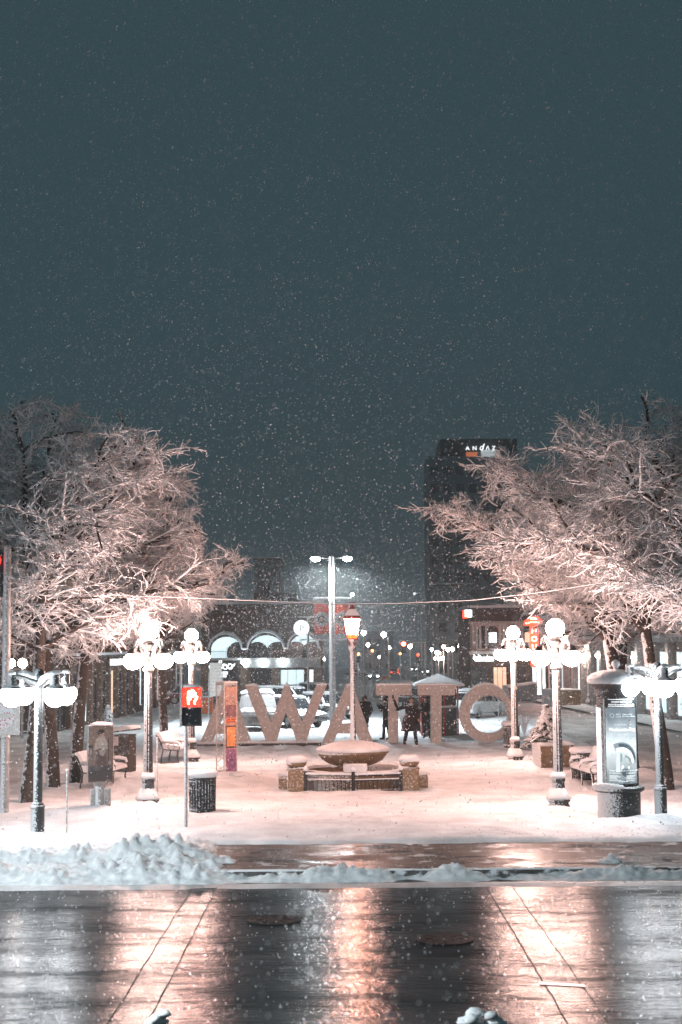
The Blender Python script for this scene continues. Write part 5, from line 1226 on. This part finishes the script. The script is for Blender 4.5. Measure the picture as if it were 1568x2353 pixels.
# white lit shopfront far left
p = P(155, 1590, 84.0)
t = building('lit_shop', 'white-lit low shop front seen between the nearest left tree trunks', (p.x-5.0, 84.0, gz(84)), 0, 4.7, 6, 3.3, M['brick2'])
m = MB(); m.box((2.3, -.2, 2.9), (4.4, .3, .35)); m.box((2.3, -.2, 2.1), (4.4, .2, .2)); m.build('light_bar', M['store'], t)
window(t, 2.3, 1.1, 4.0, 1.5, 'win_cool', 'frame_dark', 3, False)
# --- right: pale arched building
by = 118.0; z0 = gz(by); a = P(1083, 1590, by); b_ = P(1262, 1590, by); W4 = b_.x-a.x; zz = lambda py: P(1170, py, by).z-z0; X = lambda px: P(px, 1500, by).x-a.x
t = building('arched_building', 'pale two-storey building with arched windows and pilasters, right of centre', (a.x, by, z0), 0, W4, 12, zz(1400), M['brick2'])
m = MB(); m.box((W4/2, -.05, (zz(1432)+zz(1498))/2), (W4, .1, zz(1432)-zz(1498))); m.build('upper_facade', M['cream'], t)
m = MB(); m.box((W4/2, -.25, zz(1431)), (W4+.3, .5, .22)); m.box((W4/2, -.25, zz(1499)), (W4+.3, .5, .25)); m.build('cornice', M['cream'], t)
for px_ in (1088, 1096, 1104, 1118, 1150, 1158, 1193, 1200, 1236, 1244):
    m = MB(); m.box((X(px_), -.16, (zz(1434)+zz(1496))/2), (.17, .22, zz(1434)-zz(1496))); m.build('pilaster', mat('pilaster_stone', (.52, .48, .45), .7), t)
for px_, gl in ((1111, 'glass'), (1133, 'win_white'), (1180, 'win_warm'), (1216, 'win_warm')):
    m = MB(); x = X(px_); w2, z1_, z2_ = .42, zz(1490), zz(1448)
    m.prism([(x-w2, z1_), (x+w2, z1_), (x+w2, z2_)]+[(x+w2*math.cos(th), z2_+w2*.8*math.sin(th)) for th in np.linspace(.2, math.pi-.2, 8)]+[(x-w2, z2_)], -.16, -.11); wd = m.build('window', M['glass'], t)
    g = MB(); g.box((x, -.175, (z1_*.4+z2_*.6)), (w2*1.5, .02, (z2_-z1_)*.55)); g.build('pane', M[gl], wd)
    s = MB(); s.box((x, -.2, z1_-.06), (1.0, .2, .1)); s.build('sill', M['snow_fine'], wd)
for i in range(4):
    window(t, W4*(i+.5)/4, 1.5, W4/4-.4, 2.2, ('win_cool', 'win_warm', 'glass', 'win_white')[i], 'frame_dark', 2, False)
m = MB(); m.box((X(1112), -.5, zz(1514)), (1.5, .2, .35)); m.build('lit_sign', M['win_white'], t)
# row of lights strung along the shop front
for i, (px_, py_) in enumerate(((1092, 1512), (1102, 1511), (1122, 1513), (1140, 1500), (1142, 1510), (1158, 1502), (1166, 1514), (1215, 1506), (1224, 1510))):
    m = MB(); q = P(px_, py_, by-.8); m.ball((0, 0, 0), .15, 8, 6); m.tube((0, 0, .1), (0, .78, .25), .02, n=4); o = m.build('wall_lamp', M['store'], t, 180); o.location = (q.x-a.x, q.y-by, q.z-z0)
# red neon vertical sign
ny = 108.0; p = P(1228, 1465, ny); k = ny/F
t = thing('neon_sign', 'red glowing vertical sign spelling HOU with a curved top, between the right lamps', 'sign', p)
m = MB(); m.box((0, .1, -4*k), (18*k, .2, 88*k)); m.prism([(-22*k, 28*k), (22*k, 28*k), (20*k, 38*k), (10*k, 48*k), (-10*k, 48*k), (-20*k, 38*k)], -.02, .2); m.prism([(-8*k, -62*k), (0, -70*k), (8*k, -62*k), (8*k, -47*k), (-8*k, -47*k)], 0, .2); bo = m.build('board', M['signred'], t)
for i, ch in enumerate('HOUS'):
    text_mb(ch, 14*k*1.25, .01, bold=.01).shift((0, -.04, (10-i*19)*k)).build('lettering', M['neon'], bo)
m = MB()
for x in np.linspace(-17, 17, 7): m.box((x*k, -.04, (32+.9*abs(math.cos(x/17*1.5))*4)*k), (3.5*k, .03, 2.4*k))
m.box((0, -.04, 43*k), (15*k, .03, 3.6*k)); m.build('emblem', M['neon'], bo)
m = MB(); m.tube((0, .2, 20*k), (0, 10, 20*k), .06, n=6); m.build('bracket', M['dark'], t)
# --- right-hand long shopfront building
rx = 17.2
t = building('shopfront_building', 'tall dark stone building with bluish lit shop windows along the right street', (rx, 121, gz(95)), R(-90), 52, 18, 13.5, mat('grey_stone_wall', (.20, .19, .185), .8, var=.3, scale=.8))
rr = random.Random(5)
for i in range(13):
    x = 2+i*4.0
    m = MB(); m.box((x+2, -.2, 5.5), (.7, .4, 13)); m.build('pilaster', mat('pilaster_grey', (.30, .28, .27), .8), t)
    window(t, x, 2.1, 2.7, 3.2, ('win_cool', 'win_cool', 'glass', 'win_white', 'win_cool')[i % 5], 'cream', 2, False)
    window(t, x, 6.3, 1.8, 2.3, ('win_cool', 'glass', 'glass', 'win_cool')[i % 4], 'frame_dark', 1)
    window(t, x, 10.1, 1.8, 2.3, ('glass', 'win_cool', 'glass')[i % 3], 'frame_dark', 1)
    m = MB(); m.ball((x+2, -.55, 3.4), .13, 10, 8); m.tube((x+2, -.2, 3.4), (x+2, -.5, 3.4), .04, n=5); m.build('wall_lamp', M['glow_far'], t, 180)
m = MB(); m.box((26, -.45, 4.35), (51, .9, .25)); cn = m.build('canopy', M['dark'], t)
m = MB(); m.box((26, -.45, 4.54), (51, .9, .14)); m.build('snow_cap', M['snow_fine'], cn)
t = building('corner_shop', 'pale shop building with white lit windows behind the right pendant lamp', (14.6+5, 88.0, gz(88)), 0, 9, 2, 9, M['brick'])
for x, gl in ((1.3, 'win_white'), (3.6, 'win_cool'), (6.0, 'win_white'), (8, 'win_cool')):
    window(t, x, 2.0, 1.9, 3.2, gl, 'frame_dark', 2, False); window(t, x, 6.4, 1.3, 2.2, 'win_cool' if x < 4 else 'glass', 'frame_dark', 1)
t.location.x = 17.0; t.location.y = 66.0
p = G(1400, 1620); t = thing('a_board', 'pale leaning notice board before the right shopfronts', 'sign', (p.x-.5, p.y-3, p.z), R(-8))
m = MB(); m.box((0, 0, 1.2), (1.35, .08, 1.9)); m.build('board', emit('lit_board', (.75, .84, .86), .8), t)
m = MB(); m.tube((-.5, .1, 0), (-.5, .1, .4), .04); m.tube((.5, .1, 0), (.5, .1, .4), .04); m.build('feet', M['greypole'], t)
# small hanging red-white sign over the street
p = P(1073, 1410, 112.0); t = thing('hanging_sign', 'small white and red sign box hanging beyond the cable, left of the right tree tips', 'sign', p)
m = MB(); m.box((.1, 0, 0), (.62, .3, .62)); m.build('box', M['signface'], t, bevel=.1)
m = MB(); m.box((-.24, -.02, -.05), (.12, .3, .55)); m.box((-.12, -.02, -.3), (.3, .3, .1)); m.build('red_edge', M['signred'], t); m = MB(); m.tube((.2, 0, .3), (.2, 0, 1.6), .03); m.tube((.2, 0, 1.6), (.2, 6.2, 1.6), .03); m.build('bracket', M['dark'], t)
# --- hotel tower
by = 340.0; z0 = gz(by); k = by/F
a, b_ = P(985, 1200, by), P(1192, 1200, by); W5 = b_.x-a.x; hh = P(1090, 1048, by).z-z0; X = lambda px: P(px, 1050, by).x-a.x; zz = lambda py: P(1090, py, by).z-z0
M['tower'] = mat('tower_wall', (.27, .34, .36), .6)
t = thing('hotel_tower', 'dark tower block with lit white name sign on its roof storey, beyond the right trees', 'building', (a.x, by, z0))
m = MB(); m.box((W5/2, 9, hh/2), (W5, 18, hh)); m.build('wall', M['tower'], t)
m = MB(); m.box(((X(1013)+X(1190))/2, 9, (zz(1050)+zz(1008))/2), (X(1190)-X(1013), 17.4, zz(1008)-zz(1050))); rs = m.build('roof_storey', mat('roof_panel', (.10, .10, .10), .5), t)
m = MB(); m.box(((X(1105)+X(1150))/2, -.15-.0, zz(1042)), (X(1148)-X(1104), .05, zz(1034)-zz(1049))); m.build('white_wash_panel', emit('sign_wash_white', (.62, .68, .7), .75), rs)  # emissive panel imitates the white lamp wash below the name sign
m = MB(); m.box(((X(1071)+X(1098))/2, -.15, zz(1044)), (X(1098)-X(1072), .05, zz(1039)-zz(1049))); m.build('orange_wash_panel', emit('sign_wash_orange', (.75, .2, .08), .8), rs)  # emissive panel imitates the orange lamp wash on the wall
for ch, px_, sz, sh in (('A', 1075, .62, 0), ('N', 1091, .62, 0), ('d', 1106, 1.0, .3), ('Λ', 1121, .62, 0), ('Z', 1135, .62, 0)):
    text_mb(ch, sz*1.15*1.79, .02, shear=sh, bold=.015).shift((X(px_), -.5, zz(1034.5))).build('lettering', M['signwhite'], rs)
for i in range(11):
    for j in range(7):
        x, z = W5*(j+.5)/7, hh-3.4-i*4.1
        m = MB(); m.box((x, -.02, z), (W5/7*.62, .06, 2.2)); m.build('window', mat('tower_window', (.12, .15, .16), .3) if (i+j) == 0 else bpy.data.materials['tower_window'], t)
# --- dim far blocks
for px0, px1, pyt, yy_, l in ((585, 645, 1286, 180, 'faint dark block rising behind the awning building'), (640, 742, 1385, 170, 'low dim block just left of the tall pole, far behind'), (1000, 1082, 1345, 240, 'dim distant block right of the street, below the tower'),
                              (838, 905, 1452, 420, 'faintest block closing the far end of the street'), (1190, 1420, 1310, 150, 'dark block behind the red vertical sign and arched building')):
    a, b_ = P(px0, 1500, yy_), P(px1, 1500, yy_); z0 = gz(yy_); h = P(px0, pyt, yy_).z-z0
    t = building('far_block', l, (a.x, yy_, z0), 0, b_.x-a.x, 12, h, M['tower']); rr = random.Random(px0)
    for i in range(int((b_.x-a.x)/2.6)):
        for j in range(max(1, int(h/3.4))):
            m = MB(); m.box((1.3+i*2.6, -.02, 1.8+j*3.3), (1.2, .05, 1.5)); m.build('window', M['glass'], t)
# ---------------------------------------------------------------- far street signals and lamps
def far_signal(px, py, d, label, rad=.16, lens='red', arm=True, face=1):
    p = P(px, py, d); g0 = gz(d); t = thing('traffic_signal', label, 'traffic signal', (p.x, d, g0), 0, 'traffic signals in the far street')
    h = p.z-g0
    m = MB(); m.box((0, .2, h-.35), (.4, .3, 1.15)); m.build('housing', M['dark'], t)
    m = MB(); m.ball((0, 0, h), (rad, .08, rad), 12, 8); m.build('lens', M[lens], t)
    m = MB(); ox = 2.2 if arm else 0; m.tube((ox, .4, 0), (ox, .4, h+.2), .08, n=8)
    if arm: m.tube((ox, .4, h+.1), (0, .4, h+.1), .05, n=6)
    m.build('post', M['greypole'], t)
M['red_far'] = emit('far_red_lens', (1.0, .06, .03), 60)
far_signal(928, 1480, 150, 'bright red traffic light hanging over the far street, centre right', .22, 'red_far')
far_signal(961, 1505, 165, 'smaller orange-red traffic light low right of the bright red one', .16, 'brakelight', False)
far_signal(824, 1503, 160, 'small amber traffic light far down the street, right of the lantern post', .13, 'amber', False)
def far_lamp(px, py, d, r, label, m_='glow_far', arm=0.0):
    r *= .78; p = P(px, py, d); g0 = gz(d); t = thing('street_light', label, 'street light', (p.x, d, g0), 0, 'far street lights'); h = p.z-g0
    m = MB(); m.tube((arm, 0, 0), (arm, 0, h), .06, n=6)
    if arm: m.tube((arm, 0, h), (0, 0, h+.1), .04, n=5)
    m.build('post', M['greypole'], t); g = MB(); g.ball((0, 0, h+r), (r, r, r), 10, 8); g.build('globe', M[m_], t, 180)
FL = [(763, 1500, 135, .26, 'pair of white far globes, just left of the lantern post', 'glow_cool', 0), (836, 1460, 150, .30, 'far white street light right of the lantern', 'glow_cool', 0), (882, 1464, 160, .34, 'hazy far floodlight left of the red traffic light', 'glow_cool', .5),
      (856, 1498, 190, .2, 'tiny amber far light right of the lantern post', 'amber', 0), (943, 1490, 170, .3, 'far white globe right of the red traffic light', 'glow_far', 0), (920, 1505, 175, .16, 'tiny amber far light under the red traffic light', 'amber', 0),
      (1058, 1490, 150, .28, 'far globe light left of the hanging shop lights', 'glow_far', 0), (1040, 1496, 150, .24, 'far globe light in the row right of centre, third along', 'glow_far', 0), (1030, 1497, 155, .24, 'far globe light in the row right of centre, first along', 'glow_far', 0),
      (993, 1496, 170, .22, 'far small light left of the row right of centre', 'glow_cool', 0), (953, 1367, 140, .15, 'tiny white lamp high over the street below the cable', 'win_white', .6), (727, 1515, 130, .3, 'far lamp with streak at the awning building right corner', 'glow_cool', 0),
      (745, 1518, 128, .16, 'small far lamp left of the tall pole, beside the awnings', 'glow_far', 0), (1190, 1468, 125, .2, 'far lamp over the pale arched building', 'glow_far', 0), (1245, 1506, 105, .28, 'far globe between the two right five-globe lamps', 'glow_far', 0),
      (1262, 1512, 110, .3, 'far globe light directly left of the nearest right lamp post', 'glow_far', 0), (1421, 1497, 84, .22, 'white globe at the right shop door, left of the pendant lamp', 'glow_cool', 0), (25, 1535, 66, .26, 'white globe low at the far left behind the ringed pole', 'glow_far', 0), (52, 1535, 64, .26, 'white globe at the far left above the kerb lamp arm', 'glow_far', 0),
      (416, 1508, 75, .2, 'small white light behind the two left globe lamps', 'glow_far', 0), (1410, 1488, 95, .2, 'small globe beside the five-globe lamp with evergreen sprays', 'glow_cool', 0)]
FL += [(1003, 1503, 165, .2, 'far pinkish globe at the street end, right of the amber row', 'glow_far', 0), (1072, 1488, 135, .22, 'far globe just left of the pale arched building corner', 'glow_far', 0), (895, 1492, 200, .26, 'hazy white far globe below the red traffic light', 'glow_far', 0),
       (872, 1512, 205, .2, 'tiny far light low in the street, left of the amber one', 'glow_far', 0), (1020, 1490, 190, .26, 'small far globe in the haze, centre right', 'glow_far', 0), (846, 1486, 210, .3, 'hazy pink far globe beside the lantern post', 'glow_far', 0)]
for a_ in FL: far_lamp(*a_)
# ---------------------------------------------------------------- falling snow
rng = np.random.default_rng(3)
def flakes(n, d0, d1, r0, r1, power):
    u = rng.random(n); d = (d0**power+(d1**power-d0**power)*u)**(1/power)
    px = rng.uniform(-180, 1568+180, n); py = rng.uniform(-150, 2353, n)
    out = []
    M3 = np.array(CAMM.to_3x3()); v = np.stack([(px-CX)/F, -(py-CY)/F, -np.ones(n)], 1) @ M3.T
    p = v*(d/v[:, 1])[:, None]+np.array([0, 0, CAMH])
    ok = p[:, 2] > .1-.01*np.maximum(0, d-58)
    return p[ok], rng.uniform(r0, r1, ok.sum())
P1, R1 = flakes(5000, 3.0, 10, .0020, .0048, 2.0); P2, R2 = flakes(22000, 9, 30, .0036, .0082, 2.0); P3, R3 = flakes(70000, 28, 95, .011, .022, 1.6)
# denser drift of flakes caught under the twin-headed light
n = 8000; q = rng.normal(0, 1, (n, 3))*np.array([4.2, 4.0, 2.6])+np.array([tp.x, tp.y, hz-1.8]); q = q[(q[:, 2] > 1.0) & (q[:, 2] < hz+.6)]
PP = np.concatenate([P1, P2, P3, q]); RR = np.concatenate([R1, R2, R3, rng.uniform(.012, .020, len(q))])
o8 = np.array([(1, 0, 0), (-1, 0, 0), (0, 1, 0), (0, -1, 0), (0, 0, 1.25), (0, 0, -1.25)], float)
rot = rng.normal(0, 1, (len(PP), 3, 3)); rot, _ = np.linalg.qr(rot)
V = PP[:, None, :]+(o8[None] @ rot)*RR[:, None, None]
f8 = np.array([(0, 2, 4), (2, 1, 4), (1, 3, 4), (3, 0, 4), (2, 0, 5), (1, 2, 5), (3, 1, 5), (0, 3, 5)])
Fc = (f8[None]+np.arange(len(PP))[:, None, None]*6).reshape(-1, 3)
me = bpy.data.meshes.new('falling_snow'); me.vertices.add(len(PP)*6); me.vertices.foreach_set('co', V.astype(np.float32).ravel())
me.loops.add(Fc.size); me.loops.foreach_set('vertex_index', Fc.astype(np.int32).ravel()); me.polygons.add(len(Fc)); me.polygons.foreach_set('loop_start', np.arange(0, Fc.size, 3, dtype=np.int32)); me.update(calc_edges=True)
fm, fn, flk, fb = newmat('snowflake'); tr = fn.new('ShaderNodeBsdfTranslucent'); df = fn.new('ShaderNodeBsdfDiffuse'); mxs = fn.new('ShaderNodeMixShader')
tr.inputs[0].default_value = (.95, .96, .98, 1); df.inputs[0].default_value = (.95, .96, .98, 1); flk.new(df.outputs[0], mxs.inputs[1]); flk.new(tr.outputs[0], mxs.inputs[2]); flk.new(mxs.outputs[0], fn['Material Output'].inputs[0])
me.materials.append(fm); kind(link('falling_snow', me), 'stuff')
# ---------------------------------------------------------------- haze: the air full of fine snow
HAZE = 0.0012
if HAZE:
    m = MB(); m.box((0, 225, 25.5), (260, 530, 64)); o = kind(m.build('haze', None), 'stuff')
    hm = bpy.data.materials.new('haze_air'); hm.use_nodes = True; nt = hm.node_tree; nt.nodes.clear(); ho = nt.nodes.new('ShaderNodeOutputMaterial'); pv = nt.nodes.new('ShaderNodeVolumePrincipled')
    pv.inputs['Color'].default_value = (.84, .92, .95, 1); pv.inputs['Density'].default_value = HAZE; pv.inputs['Anisotropy'].default_value = .35
    nt.links.new(pv.outputs[0], ho.inputs['Volume']); o.data.materials.append(hm)
